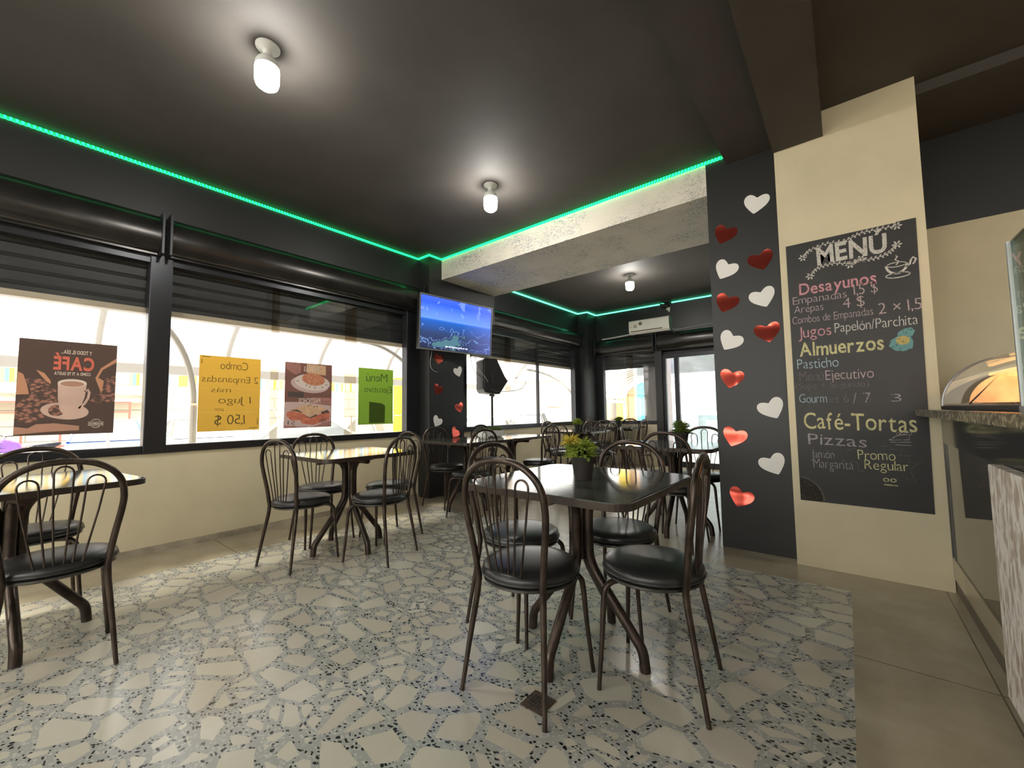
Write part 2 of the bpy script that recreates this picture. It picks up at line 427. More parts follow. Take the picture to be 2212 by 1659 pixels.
def make_foil():
    m, N, L, p, out = nodes('red_foil')
    tc = N.new('ShaderNodeTexCoord')
    n1 = N.new('ShaderNodeTexNoise'); n1.inputs['Scale'].default_value = 4; n1.inputs['Detail'].default_value = 0; L.new(tc.outputs['Object'], n1.inputs['Vector'])
    p.inputs['Base Color'].default_value = (0.66, 0.10, 0.07, 1); p.inputs['Metallic'].default_value = 0.9; p.inputs['Roughness'].default_value = 0.17
    bp = N.new('ShaderNodeBump'); bp.inputs['Strength'].default_value = 0.9; bp.inputs['Distance'].default_value = 0.10
    L.new(n1.outputs['Fac'], bp.inputs['Height']); L.new(bp.outputs[0], p.inputs['Normal'])
    return m
def make_leaf(name, a, b):
    m, N, L, p, out = nodes(name)
    N.remove(p)
    ge = N.new('ShaderNodeNewGeometry')
    rp = N.new('ShaderNodeValToRGB'); cr = rp.color_ramp
    cr.elements[0].color = (*a, 1); cr.elements[1].color = (*b, 1)
    L.new(ge.outputs['Random Per Island'], rp.inputs[0])
    df = N.new('ShaderNodeBsdfDiffuse'); tl = N.new('ShaderNodeBsdfTranslucent')
    L.new(rp.outputs[0], df.inputs[0]); L.new(rp.outputs[0], tl.inputs[0])
    mx = N.new('ShaderNodeMixShader'); mx.inputs[0].default_value = 0.45
    L.new(df.outputs[0], mx.inputs[1]); L.new(tl.outputs[0], mx.inputs[2]); L.new(mx.outputs[0], out.inputs[0])
    return m

M_terr = make_terrazzo(); M_plain = make_plainfloor(); M_granite = make_granite(); M_slab = make_slab()
M_glass = make_glass(); M_sheet = make_sheet(); M_plaster = make_plaster(); M_stone = make_stonepanel()
M_ledg = make_led('led_green', (0.015, 1.0, 0.22), 38, LED)
M_ledc = make_led('led_teal', (0.10, 1.0, 0.48), 0, LED*1.5)
M_foil = make_foil()
M_leaf = make_leaf('bright_grass_blades', (0.16, 0.25, 0.03), (0.42, 0.48, 0.10))
M_leafd = make_leaf('dark_grass_blades', (0.05, 0.10, 0.02), (0.22, 0.28, 0.06))
M_flower = make_leaf('yellow_petals', (0.55, 0.42, 0.05), (0.70, 0.60, 0.14))

# ------------------------------------------------------------------ lettering
GL = {}
def glyph(ch, bold):
    k = (ch, bold)
    if k in GL: return GL[k]
    c = bpy.data.curves.new('glyph', 'FONT'); c.body = ch; c.size = 1.0; c.offset = bold; c.resolution_u = 4
    o = bpy.data.objects.new('glyph', c); COL.objects.link(o)
    dg = bpy.context.evaluated_depsgraph_get(); dg.update()
    me = bpy.data.meshes.new_from_object(o.evaluated_get(dg))
    vs = [v.co.copy() for v in me.vertices]; fs = [tuple(p.vertices) for p in me.polygons]
    bpy.data.objects.remove(o); bpy.data.curves.remove(c); bpy.data.meshes.remove(me)
    x0 = min((v.x for v in vs), default=0); x1 = max((v.x for v in vs), default=0.25)
    GL[k] = (vs, fs, x0, x1)
    return GL[k]
def letters(text, o, u, v, m, parent, height=0.05, width=None, bold=0.0, jitter=0.0, mirror=False, name='lettering', gap=0.07, slant=0.0, lift=0.0008, n=None, label=None):
    """flat letters on a plane: o = left end of the baseline, u = direction of the line as seen, v = up. Cap height = height."""
    o, u, v = Vector(o), Vector(u).normalized(), Vector(v).normalized()
    nn = u.cross(v) if n is None else Vector(n)
    rnd = random.Random(len(text)*7 + ord(text[0]))
    s = height/0.70; x = 0.0; V = []; F = []
    for ch in text:
        if ch == ' ': x += 0.30; continue
        vs, fs, a, b = glyph(ch, bold)
        t = rnd.uniform(-jitter, jitter); dy = rnd.uniform(-jitter, jitter)*0.25; cs, sn = math.cos(t), math.sin(t)
        base = len(V)
        for q in vs:
            qx, qy = q.x - a, q.y
            V.append((x + qx*cs - qy*sn + qy*slant, qx*sn + qy*cs + dy))
        F += [tuple(base+i for i in f) for f in fs]
        x += (b-a) + gap
    tot = max(x-gap, 1e-4); sx = s if width is None else width/tot
    bm = bmesh.new(); W = tot*sx
    vv = [bm.verts.new(o + u*((W - px*sx) if mirror else px*sx) + v*(py*s) + nn*lift) for px, py in V]
    for f in F:
        try: bm.faces.new([vv[i] for i in f])
        except ValueError: pass
    mb = MB(); mb.bm.free(); mb.bm = bm
    ob = mb.build(name, m, parent)
    if label: ob['label'] = label
    return ob
def stroke(mb, pts, o, u, v, wd, lift=0.0009):
    """a flat drawn line of width wd through 2D points on the plane"""
    o, u, v = Vector(o), Vector(u), Vector(v); nn = u.cross(v)
    P = [Vector((a, b)) for a, b in pts]; Lq = []; Rq = []
    for i, p in enumerate(P):
        t = (P[min(i+1, len(P)-1)] - P[max(i-1, 0)])
        t = t.normalized() if t.length > 1e-9 else Vector((1, 0)); nrm = Vector((-t.y, t.x))*wd/2
        for lst, q in ((Lq, p+nrm), (Rq, p-nrm)): lst.append(mb.bm.verts.new(o + u*q.x + v*q.y + nn*lift))
    for i in range(len(P)-1): mb.bm.faces.new((Lq[i], Lq[i+1], Rq[i+1], Rq[i]))
def disc2(mb, cx, cy, rx, ry, o, u, v, lift, seg=28, a0=0, a1=2*PI, rot=0.0):
    o, u, v = Vector(o), Vector(u), Vector(v); nn = u.cross(v)
    full = abs(a1-a0-2*PI) < 1e-6
    pts = []
    for k in range(seg if full else seg+1):
        a = a0 + (a1-a0)*k/seg; x, y = rx*math.cos(a), ry*math.sin(a)
        pts.append((cx + x*math.cos(rot) - y*math.sin(rot), cy + x*math.sin(rot) + y*math.cos(rot)))
    if not full: pts.append((cx, cy))
    mb.poly([o + u*a + v*b + nn*lift for a, b in pts])
def arc2(cx, cy, rx, ry, a0, a1, n=16):
    return [(cx + rx*math.cos(a0+(a1-a0)*k/n), cy + ry*math.sin(a0+(a1-a0)*k/n)) for k in range(n+1)]

# ================================================================== THE ROOM
XL, YB, ZC = -4.34, 7.97, 3.13
def S(mb, name, m, parent=None, smooth=False):
    o = mb.build(name, m, parent, smooth)
    if parent is None: o['kind'] = 'structure'
    return o
mb = MB()
TX0, TX1, TY0, TY1 = -3.77, -0.035, -3.2, 3.17
bmf = mb.bm
def quad(x0, x1, y0, y1, mi):
    f = bmf.faces.new([bmf.verts.new((x, y, 0)) for x, y in ((x0, y0), (x1, y0), (x1, y1), (x0, y1))]); f.material_index = mi
quad(TX0, TX1, TY0, TY1, 0); quad(-4.56, TX0, TY0, TY1, 1); quad(TX1, 4.2, TY0, TY1, 1); quad(-4.56, 4.2, TY1, 8.17, 1)
S(mb, 'floor', [M_terr, M_plain])
S(MB().box(-4.56, 4.2, -3.3, 8.2, -0.5, -0.012), 'floor_slab', M_plain)
S(MB().box(-4.56, 4.2, -3.3, 8.2, ZC+0.01, ZC+0.30), 'ceiling', M_ceil)

# left wall: cream below the windows, black above, black pier with the hearts
S(MB().box(-4.54, XL, -3.3, 3.39, 0, 0.78).box(-4.54, XL, 4.0, 8.17, 0, 0.79), 'wall_left_low', M_cream)
S(MB().box(-4.54, XL, -3.3, 8.17, 2.40, ZC+0.01).box(-4.54, -4.12, 3.39, 4.0, 0, ZC+0.01).box(-4.54, -4.12, 4.0, 4.66, 2.40, ZC+0.01)
  .box(-4.54, -4.12, 7.57, 8.17, 0, ZC+0.01), 'wall_left', M_black)
# back wall of the alcove
S(MB().box(-4.12, -2.87, YB, 8.17, 0, 0.79), 'wall_back_low', M_cream)
S(MB().box(-4.12, -0.78, YB, 8.17, 2.40, ZC+0.01).box(-2.87, -2.74, YB-0.02, 8.17, 0, 2.40), 'wall_back', M_black)
S(MB().box(-0.78, -0.70, 3.95, 8.17, 0, ZC+0.01), 'wall_alcove_right', M_black)
# black pillar, cream menu wall, beams
S(MB().box(-0.815, -0.30, 3.60, 4.66, 0, ZC+0.01), 'pillar', M_black)
S(MB().box(-0.325, 0.43, 3.50, 4.30, 0, 3.155), 'wall_menu', M_cream)
S(MB().box(-0.66, -0.33, -3.3, 3.60, 3.05, ZC+0.01).box(-0.33, -0.035, -3.3, 3.495, 2.955, ZC+0.01), 'beam_ceiling', M_ceil)
S(MB().box(-4.12, -0.815, 3.60, 4.66, 2.845, ZC), 'beam_plaster', M_plaster)
# kitchen side
S(MB().box(0.43, 4.2, 4.30, 4.42, 0, 2.40), 'wall_kitchen', M_cream)
S(MB().box(0.43, 4.2, 4.29, 4.42, 2.40, ZC+0.01), 'wall_kitchen_top', M_black)
S(MB().box(0.435, 4.2, 3.60, 4.29, 3.07, ZC+0.01), 'beam_kitchen', M_ceil)
S(MB().box(4.1, 4.2, -3.3, 4.3, 0, ZC+0.01), 'wall_right', M_cream)
# wall behind the viewer with a broad shop window
S(MB().box(-4.54, 4.2, -3.4, -3.2, 0, 0.6).box(-4.54, 4.2, -3.4, -3.2, 2.5, ZC+0.01).box(-4.54, -3.6, -3.4, -3.2, 0.6, 2.5).box(3.4, 4.2, -3.4, -3.2, 0.6, 2.5), 'wall_rear', M_cream)
S(MB().box(-3.76, -3.72, TY0, TY1, 0.0002, 0.001) if False else MB().box(XL, XL+0.012, -3.3, 3.39, 0, 0.05), 'baseboard_left', mat('grey_grime', (0.36, 0.31, 0.23), 0.7, noise=0.3, nscale=8))

# ------------------------------------------------------------------ windows
def window(n, parts):
    r = empty('window_%d' % n, kind='structure'); return r
w1 = window(1, 0)
MB().box(-4.42, -4.315, -3.2, 0.685, 0.78, 0.845, 0.006).box(-4.42, -4.31, 0.685, 0.83, 0.78, 2.40, 0.006).box(-4.42, -4.33, -3.2, 0.685, 2.33, 2.40)\
    .box(-4.34, -4.305, -3.2, 0.60, 0.795, 0.80).build('frame', M_frame, w1)
MB().box(-4.37, -4.362, -3.2, 0.685, 0.845, 2.33).build('pane', M_glass, w1)
w2 = window(2, 0)
MB().box(-4.42, -4.315, 0.83, 3.39, 0.78, 0.845, 0.006).box(-4.42, -4.315, 3.19, 3.385, 0.845, 2.40, 0.004).box(-4.42, -4.33, 0.83, 3.39, 2.33, 2.40).build('frame', M_frame, w2)
M_tint = make_glass('tinted_glass_edge', (0.80, 0.76, 0.68))
for (a, b, x) in ((0.83, 1.62, -4.37), (1.688, 2.388, -4.37), (2.523, 3.19, -4.37)):
    MB().box(x, x+0.008, a, b, 0.845, 2.33).build('pane', M_glass, w2)
for (a, b) in ((1.62, 1.688), (2.388, 2.523)):                      # where the sliding panes overlap
    MB().box(-4.378, -4.362, a, b, 0.845, 2.33).build('pane_overlap', M_tint, w2)
w3 = window(3, 0)
MB().box(-4.42, -4.315, 4.0, 7.57, 0.79, 0.86, 0.006).box(-4.42, -4.315, 4.0, 4.25, 0.86, 2.40).box(-4.42, -4.315, 7.36, 7.57, 0.86, 2.40).box(-4.42, -4.33, 4.0, 7.57, 2.33, 2.40)\
    .box(-4.40, -4.35, 6.10, 6.135, 0.86, 2.33).build('frame', M_frame, w3)
MB().box(-4.37, -4.362, 4.25, 5.20, 0.86, 2.33).build('pane', M_glass, w3)
MB().box(-4.37, -4.362, 5.33, 7.36, 0.86, 2.33).build('pane', M_glass, w3)
MB().box(-4.378, -4.362, 5.20, 5.33, 0.86, 2.33).build('pane_overlap', M_tint, w3)
w4 = window(4, 0)
MB().box(-4.12, -2.87, YB-0.025, YB+0.08, 0.79, 0.86, 0.006).box(-4.12, -3.97, YB-0.02, YB+0.08, 0.86, 2.40).box(-4.12, -2.87, YB, YB+0.08, 2.33, 2.40).build('frame', M_frame, w4)
MB().box(-3.97, -3.47, YB+0.03, YB+0.038, 0.86, 2.33).build('pane', M_glass, w4)
MB().box(-3.34, -2.87, YB+0.03, YB+0.038, 0.86, 2.33).build('pane', M_glass, w4)
MB().box(-3.47, -3.34, YB+0.02, YB+0.038, 0.86, 2.33).build('pane_overlap', M_tint, w4)
w5 = window(5, 0)
MB().box(-3.6, 3.4, -3.34, -3.28, 0.6, 0.68).box(-0.1, 0.0, -3.34, -3.28, 0.6, 2.5).box(-3.6, 3.4, -3.34, -3.28, 2.42, 2.5).build('frame', M_frame, w5)
MB().box(-3.6, 3.4, -3.315, -3.307, 0.68, 2.42).build('pane', M_glass, w5)
d1 = empty('door_1', kind='structure')
MB().box(-2.74, -0.80, YB+0.02, YB+0.09, 2.055, 2.12).box(-2.52, -2.44, YB+0.02, YB+0.09, 0, 2.055, 0.005).box(-2.44, -1.30, YB+0.03, YB+0.08, 0.0, 0.10).box(-2.74, -2.68, YB+0.02, YB+0.09, 0, 2.055)\
    .box(-1.33, -1.25, YB+0.02, YB+0.09, 0, 2.055).build('frame', M_frame, d1)
MB().box(-2.66, -0.80, YB+0.05, YB+0.058, 0.02, 2.055).build('pane', M_glass, d1)
dh = MB(); dh.tube([(-1.42, YB+0.02, 0.86), (-1.42, YB-0.04, 0.88), (-1.42, YB-0.04, 1.18), (-1.42, YB+0.02, 1.20)], 0.014); dh.build('handle', M_greypl, d1, True)

# ------------------------------------------------------------------ roller shutters
PROF = [(0, 2.71), (0.05, 2.71), (0.07, 2.69), (0.115, 2.66), (0.145, 2.60), (0.15, 2.53), (0.14, 2.46), (0.11, 2.415), (0.06, 2.40), (0.06, 2.385), (0, 2.385)]
def shutter(a, b, axis, label, zb=1.94, dz=0.0):
    """axis 'y': on the left wall from y=a to b; axis 'x': on the back wall from x=a to b"""
    if axis == 'y': r = empty('roller_shutter', (XL, (a+b)/2, 2.38), 0, label, 'shutter', 'roller shutters over the windows')
    else: r = empty('roller_shutter', ((a+b)/2, YB, 2.38), 0, label, 'shutter', 'roller shutters over the windows')
    if axis == 'x': dz = -0.17
    prof = [(p, z + dz) for p, z in PROF]
    if axis == 'y':
        h = MB().prism([(p, z) for p, z in prof], (XL, a+0.02, 0), (1, 0, 0), (0, 0, 1), (0, b-a-0.04, 0))
        e = (MB().box(XL, XL+0.165, a, a+0.02, 2.375, 2.72, 0.004), MB().box(XL, XL+0.165, b-0.02, b, 2.375, 2.72, 0.004))
    else:
        h = MB().prism([(p, z) for p, z in prof], (a+0.02, YB, 0), (0, -1, 0), (0, 0, 1), (b-a-0.04, 0, 0))
        e = (MB().box(a, a+0.02, YB-0.165, YB, 2.375+dz, 2.72+dz, 0.004), MB().box(b-0.02, b, YB-0.165, YB, 2.375+dz, 2.72+dz, 0.004))
    h.build('housing', M_shut, r, True); e[0].build('end_plate', M_frame, r); e[1].build('end_plate', M_frame, r)
    # slat curtain just outside the glass
    pts = []; z = 2.40
    while z > zb+0.03: 
        pts += [(0.0, z), (0.010, z-0.015), (0.010, z-0.078), (0.0, z-0.092)]; z -= 0.095
    pts += [(0.0, zb+0.02)]
    back = [(p-0.012, q) for p, q in pts[::-1]]
    if axis == 'y':
        c = MB().prism(pts+back, (-4.44, a, 0), (1, 0, 0), (0, 0, 1), (0, b-a, 0)); c.build('slat_curtain', M_curt, r)
        MB().box(-4.455, -4.425, a, b, zb-0.015, zb+0.03, 0.004).build('bottom_bar', M_bar, r)
    else:
        c = MB().prism(pts+back, (a, YB+0.13, 0), (0, -1, 0), (0, 0, 1), (b-a, 0, 0)); c.build('slat_curtain', M_curt, r)
        MB().box(a, b, YB+0.115, YB+0.145, zb-0.015, zb+0.03, 0.004).build('bottom_bar', M_curt, r)
    return r
shutter(-3.2, 0.745, 'y', 'half lowered dark roller shutter above the window with the coffee poster')
shutter(0.775, 3.37, 'y', 'half lowered dark roller shutter above the window with three posters')
shutter(4.68, 7.55, 'y', 'half lowered dark roller shutter above the alcove window behind the speaker')
shutter(-4.11, -2.84, 'x', 'half lowered dark roller shutter under the air conditioner, above the alcove end window')
shutter(-2.80, -0.84, 'x', 'dark roller shutter rolled up above the glass door', 2.16)

# ------------------------------------------------------------------ LED strips
def led(pts, m, label, nm='led_strip'):
    r = None; mbs = MB()
    for p, q in zip(pts, pts[1:]):
        p, q = Vector(p), Vector(q)
        lo = [min(p[i], q[i])-0.0095 for i in range(3)]; hi = [max(p[i], q[i])+0.0095 for i in range(3)]
        mbs.box(lo[0], hi[0], lo[1], hi[1], lo[2], hi[2])
    o = mbs.build(nm, m); return tag(o, label, 'LED strip')
E_ = 0.010; zl = ZC-0.011
led([(XL+E_, -3.2, zl), (XL+E_, 3.39-E_, zl), (-4.12+E_, 3.39-E_, zl), (-4.12+E_, 3.60-E_, zl), (-0.665, 3.60-E_, zl)], M_ledg, 'dotted green LED strip along the black ceiling edge and the plaster beam')
led([(XL+E_, 4.67, zl), (XL+E_, 7.57-E_, zl), (-4.12+E_, 7.57-E_, zl), (-4.12+E_, YB-E_, zl), (-2.66, YB-E_, zl)], M_ledc, 'teal LED strip around the alcove ceiling, ending at the spotlight')
led([(-2.50, YB-E_, zl), (-0.80, YB-E_, zl)], M_ledc, 'short teal LED strip between the spotlight and the black pillar')

# ------------------------------------------------------------------ ceiling lamps
def lamp(x, y, z, label):
    r = empty('ceiling_lamp', (x, y, z), 0, label, 'lamp', 'bare bulbs on the black ceiling')
    b = MB(); b.lathe([(0, 0.0), (0.062, 0), (0.062, -0.006), (0.050, -0.016), (0.030, -0.024), (0.024, -0.030), (0.023, -0.060), (0, -0.060)], (x, y, z)); b.build('socket', M_bulbbody, r, True)
    c = MB(); c.lathe([(0, -0.052), (0.026, -0.052), (0.030, -0.066), (0.052, -0.082), (0.060, -0.100), (0.061, -0.125), (0, -0.125)], (x, y, z)); c.build('bulb_collar', M_bulbbody, r, True)
    d = MB(); d.lathe([(0, -0.1255), (0.0605, -0.1255), (0.0615, -0.135), (0.0615, -0.200), (0.055, -0.225), (0.038, -0.240), (0, -0.245)], (x, y, z)); d.build('diffuser', M_bulb, r, True)
    return r
lamp(-2.42, 0.84, ZC+0.01, 'lit white bulb on the black ceiling over the yellow poster window')
lamp(-2.42, 2.70, ZC+0.01, 'lit white bulb on the black ceiling before the plaster beam')
lamp(-2.48, 5.93, ZC+0.01, 'small lit white bulb on the alcove ceiling behind the plaster beam')
lamp(-2.42, -1.05, ZC+0.01, 'lit white bulb on the black ceiling behind the viewer')
lamp(2.6, 0.6, ZC+0.01, 'lit white bulb on the ceiling above the counter')
lamp(-0.9, -2.2, ZC+0.01, 'unseen fill bulb added on the ceiling near the shop window behind the viewer')  # out of view, added to brighten the front of the room
lamp(1.2, -2.2, ZC+0.01, 'unseen fill bulb added on the ceiling by the rear end of the counter')  # another off-view bulb, put in to lift the room light
lamp(-3.5, -2.2, ZC+0.01, 'unseen fill bulb added in the rear corner by the window wall')  # extra bulb, never in view, here only as fill light

# ------------------------------------------------------------------ paper hearts
def heart_poly(wd, n=40):
    pts = []
    for k in range(n):
        t = 2*PI*k/n
        sx_ = math.sin(t); x = 16*(0.42*sx_**3 + 0.58*sx_*abs(sx_)**0.35); y = 13*math.cos(t)-4.2*math.cos(2*t)-1.6*math.cos(3*t)-0.6*math.cos(4*t)
        pts.append((x/32*wd, (y+2.0)/30*wd*0.92))
    return pts
def heart(c, u, rot, wd, red, label, grp):
    u = Vector(u); v = Vector((0, 0, 1)); n = u.cross(v)
    cs, sn = math.cos(rot), math.sin(rot)
    P = [(x*cs-y*sn, x*sn+y*cs) for x, y in heart_poly(wd)]
    mb = MB().prism(P, Vector(c)+n*0.0005, u, v, n*0.0018)
    o = mb.build('foil_heart' if red else 'paper_heart', M_foil if red else M_paperw)
    # move the origin to the heart itself
    me = o.data; me.transform(Matrix.Translation(-Vector(c))); o.location = c
    return tag(o, label, 'heart decoration', grp)
R_ = lambda d: math.radians(d)
G1 = 'heart cutouts on the black pillar'
PX = (1, 0, 0)
for (x, z, rot, lab) in ((-0.468, 2.659, -14, 'white paper heart at the very top of the black pillar'),
                         (-0.703, 2.19, -32, 'upper white paper heart near the plaster beam edge of the pillar'),
                         (-0.456, 1.917, 16, 'white paper heart just below the plain dark red one'),
                         (-0.695, 1.611, -34, 'white paper heart beside the striped foil heart, at door head height'),
                         (-0.438, 1.072, 24, 'white paper heart above the lowest white one, level with the chalk word for coffee'),
                         (-0.448, 0.661, 24, 'lowest white paper heart on the black pillar')):
    heart((x, 3.60, z), PX, R_(rot), 0.175, False, lab, G1)
for (x, z, rot, lab) in ((-0.697, 2.479, -28, 'topmost red foil heart on the black pillar, just under the beam'),
                         (-0.455, 2.205, 12, 'plain dark red foil heart between two white hearts on the pillar'),
                         (-0.708, 1.919, -25, 'red foil heart with greenish reflections, level with the air conditioner'),
                         (-0.438, 1.647, 8, 'striped shiny red foil heart next to the menu wall edge'),
                         (-0.698, 1.313, -14, 'red foil heart with a bright horizontal streak beside the glass door'),
                         (-0.698, 0.856, -18, 'red foil heart at chair back height on the pillar'),
                         (-0.674, 0.392, -20, 'lowest red foil heart, close to the floor')):
    heart((x, 3.60, z), PX, R_(rot), 0.172, True, lab, G1)
G2 = 'heart cutouts on the window pier'
PY = (0, 1, 0)
for (y, z, rot, red, lab) in ((3.545, 1.772, -10, True, 'red foil heart right under the television on the pier'),
                              (3.893, 1.630, 20, False, 'grey white paper heart below the television, next to the speaker cables'),
                              (3.535, 1.371, -20, True, 'red foil heart halfway down the window pier'),
                              (3.913, 1.140, 16, True, 'red foil heart on the pier above the table with the white planter'),
                              (3.520, 0.960, -30, False, 'low grey white paper heart above a chair back on the pier'),
                              (3.835, 0.800, -35, True, 'tilted red foil heart touching table height on the pier')):
    heart((-4.12, y, z), PY, R_(rot), 0.16, red, lab, G2)

# ------------------------------------------------------------------ posters on the glass (printed for the street, so mirrored inside)
GX = -4.3605
UP = (0, 0, 1)
M_ink = mat('black_marker', (0.10, 0.075, 0.02), 0.7)
M_inkg = mat('green_black_marker', (0.03, 0.06, 0.02), 0.7)
def sheet(name, y0, y1, z0, z1, m, label, cat='poster'):
    r = empty(name, (GX, (y0+y1)/2, z0), 0, label, cat, 'posters on the window glass')
    MB().box(GX, GX+0.0012, y0, y1, z0, z1).build('paper', m, r)
    return r
# yellow hand-written poster
M_yel = translucent('yellow_card', (0.74, 0.55, 0.15), 0.5, (3, (0.66, 0.48, 0.13)))
pyw = sheet('yellow_poster', 1.043, 1.527, 0.938, 1.610, M_yel, 'yellow card with mirrored marker writing taped to the window')
fx = GX + 0.0013
for (txt, ya, yb, z, h, b) in (('Combo', 1.20, 1.42, 1.495, 0.075, -0.012), ('2 Empanadas', 1.065, 1.510, 1.375, 0.062, -0.014), ('más', 1.135, 1.285, 1.285, 0.050, -0.014),
                               ('1 Jugo', 1.19, 1.45, 1.185, 0.066, -0.014), ('por', 1.16, 1.23, 1.120, 0.030, -0.012), ('1,50 $', 1.165, 1.405, 0.995, 0.088, -0.010)):
    letters(txt, (fx, ya, z), PY, UP, M_ink, pyw, h, yb-ya, b, 0.06, True)
mb = MB()
for zz in (1.318, 1.105): mb.box(fx, fx+0.0006, 1.05, 1.52, zz, zz+0.003)
mb.build('fold_line', mat('yellow_fold', (0.85, 0.62, 0.16), 0.6), pyw)
mb = MB()
for (a, b, c, d) in ((1.06, 1.12, 1.595, 1.600), (1.058, 1.063, 1.535, 1.575), (1.44, 1.51, 0.955, 0.960), (1.508, 1.513, 0.985, 1.045)): mb.box(fx, fx+0.0005, a, b, c, d)
mb.build('corner_ornament', M_ink, pyw)
# green poster
M_grn = translucent('green_card', (0.36, 0.50, 0.11), 0.5, (2, (0.30, 0.43, 0.09)))
pgr = sheet('green_poster', 2.550, 3.017, 0.948, 1.610, M_grn, 'bright green card with mirrored marker writing near the window end')
letters('Menú', (fx, 2.65, 1.455), PY, UP, M_inkg, pgr, 0.10, 0.28, -0.012, 0.06, True)
letters('Ejecutivo', (fx, 2.625, 1.325), PY, UP, M_inkg, pgr, 0.078, 0.37, -0.014, 0.06, True)
MB().prism([(2.69, 0.955), (2.90, 0.955), (2.905, 1.165), (2.86, 1.195), (2.69, 1.215)], (GX-0.0014, 0, 0), PY, UP, (0.0008, 0, 0)).build('backing_sheet', mat('dark_backing_sheet', (0.05, 0.06, 0.03), 0.8), pgr)
MB().prism([(2.69, 0.965), (2.90, 0.965), (2.905, 1.165), (2.86, 1.195), (2.69, 1.215)], (fx, 0, 0), PY, UP, (0.0004, 0, 0)).build('show_through', translucent('green_card_dark', (0.09, 0.15, 0.03), 0.3), pgr)
# coffee poster
M_dark = translucent('coffee_poster_brown', (0.20, 0.145, 0.125), 0.5, (4, (0.17, 0.125, 0.11)))  # brown is lightened to stand in for window glare and backlight
pcf = sheet('coffee_poster', 0.033, 0.520, 0.957, 1.627, M_dark, 'dark brown coffee poster with a white mug and mirrored red heading')
def pat(name, c1, c2, scale):
    m, N, L, p, out = nodes(name)
    tc = N.new('ShaderNodeTexCoord'); mp = N.new('ShaderNodeMapping'); mp.inputs['Scale'].default_value = (0, 1, 1.5); mp.inputs['Rotation'].default_value = (0.6, 0, 0)
    L.new(tc.outputs['Object'], mp.inputs[0])
    v = N.new('ShaderNodeTexVoronoi'); v.inputs['Scale'].default_value = scale; L.new(mp.outputs[0], v.inputs['Vector'])
    rp = N.new('ShaderNodeValToRGB'); rp.color_ramp.elements[0].position = 0.1; rp.color_ramp.elements[1].position = 0.62
    rp.color_ramp.elements[0].color = (*c1, 1); rp.color_ramp.elements[1].color = (*c2, 1)
    L.new(v.outputs['Distance'], rp.inputs[0]); L.new(rp.outputs[0], p.inputs['Base Color']); p.inputs['Roughness'].default_value = 0.6
    return m
M_bean = pat('coffee_beans_print', (0.52, 0.22, 0.15), (0.09, 0.055, 0.045), 36)
M_tan = mat('print_tan', (0.60, 0.28, 0.16), 0.6); M_mug = mat('print_mug', (0.70, 0.47, 0.38), 0.6, noise=0.12, nscale=6)
M_mugd = mat('print_mug_shade', (0.50, 0.26, 0.18), 0.6); M_redp = mat('print_red', (0.72, 0.16, 0.10), 0.6); M_cre = mat('print_cream', (0.80, 0.66, 0.55), 0.6)
def uvp(y0, z1, wd, ht, px0, py0, px1, py1):
    """print coordinates (crop pixels) to y, z on the sheet"""
    return lambda a, b: (y0 + (a-px0)/(px1-px0)*wd, z1 - (b-py0)/(py1-py0)*ht)
q = uvp(0.033, 1.627, 0.487, 0.670, 100, 130, 1695, 1610)
def shape(pts, m, name, parent, lift, conv=q):
    MB().prism([conv(a, b) for a, b in pts], (GX+0.0013+lift, 0, 0), PY, UP, (0.0002, 0, 0)).build(name, m, parent)
shape([(100, 1150), (330, 960), (480, 860), (700, 900), (720, 1180), (560, 1330), (300, 1420), (100, 1400)], M_bean, 'coffee_beans', pcf, 0)
shape([(330, 700), (480, 740), (600, 840), (480, 870), (330, 960), (230, 760)], M_bean, 'coffee_beans', pcf, 0)
shape([(1250, 1080), (1420, 960), (1520, 700), (1690, 640), (1690, 1080), (1480, 1110)], M_bean, 'coffee_beans', pcf, 0)
shape([(110, 640), (190, 680), (250, 830), (290, 980), (100, 990)], M_tan, 'sack_edge', pcf, 0.0003)
shape([(370, 600), (500, 650), (600, 760), (610, 820), (540, 780), (450, 690)], M_tan, 'sack_edge', pcf, 0.0003)
shape([(1330, 700), (1420, 530), (1690, 350), (1690, 420), (1450, 560), (1380, 690), (1480, 740), (1450, 960), (1390, 830)], M_tan, 'sack_edge', pcf, 0.0003)
shape([(100, 1470), (300, 1500), (420, 1440), (700, 1430), (1100, 1480), (1100, 1550), (600, 1560), (100, 1590)], M_mugd, 'table_print', pcf, 0.0002)
mb = MB(); oP = (GX+0.0013, 0, 0)
cc = q(860, 1240); disc2(mb, cc[0], cc[1], 0.119, 0.060, oP, PY, UP, 0.0005, rot=-0.12); mb.build('saucer_print', M_mug, pcf)
mb = MB(); cc = q(720, 1230); disc2(mb, cc[0], cc[1], 0.040, 0.040, oP, PY, UP, 0.0007); mb.build('coffee_beans', M_bean, pcf)
shape([(715, 790), (1190, 790), (1170, 1000), (1110, 1180), (1040, 1290), (860, 1310), (770, 1230), (730, 1050)], M_mug, 'mug_print', pcf, 0.0008)
mb = MB(); cc = q(952, 795); disc2(mb, cc[0], cc[1], 0.0725, 0.030, oP, PY, UP, 0.0011); mb.build('mug_rim_print', M_cre, pcf)
mb = MB(); cc = q(952, 808); disc2(mb, cc[0], cc[1], 0.060, 0.020, oP, PY, UP, 0.0013); mb.build('coffee_print', M_mugd, pcf)
mb = MB(); stroke(mb, [q(*p) for p in ((1165, 930), (1215, 890), (1240, 940), (1225, 1030), (1170, 1120), (1080, 1200))], oP, PY, UP, 0.014, 0.0010); mb.build('mug_handle_print', M_mug, pcf)
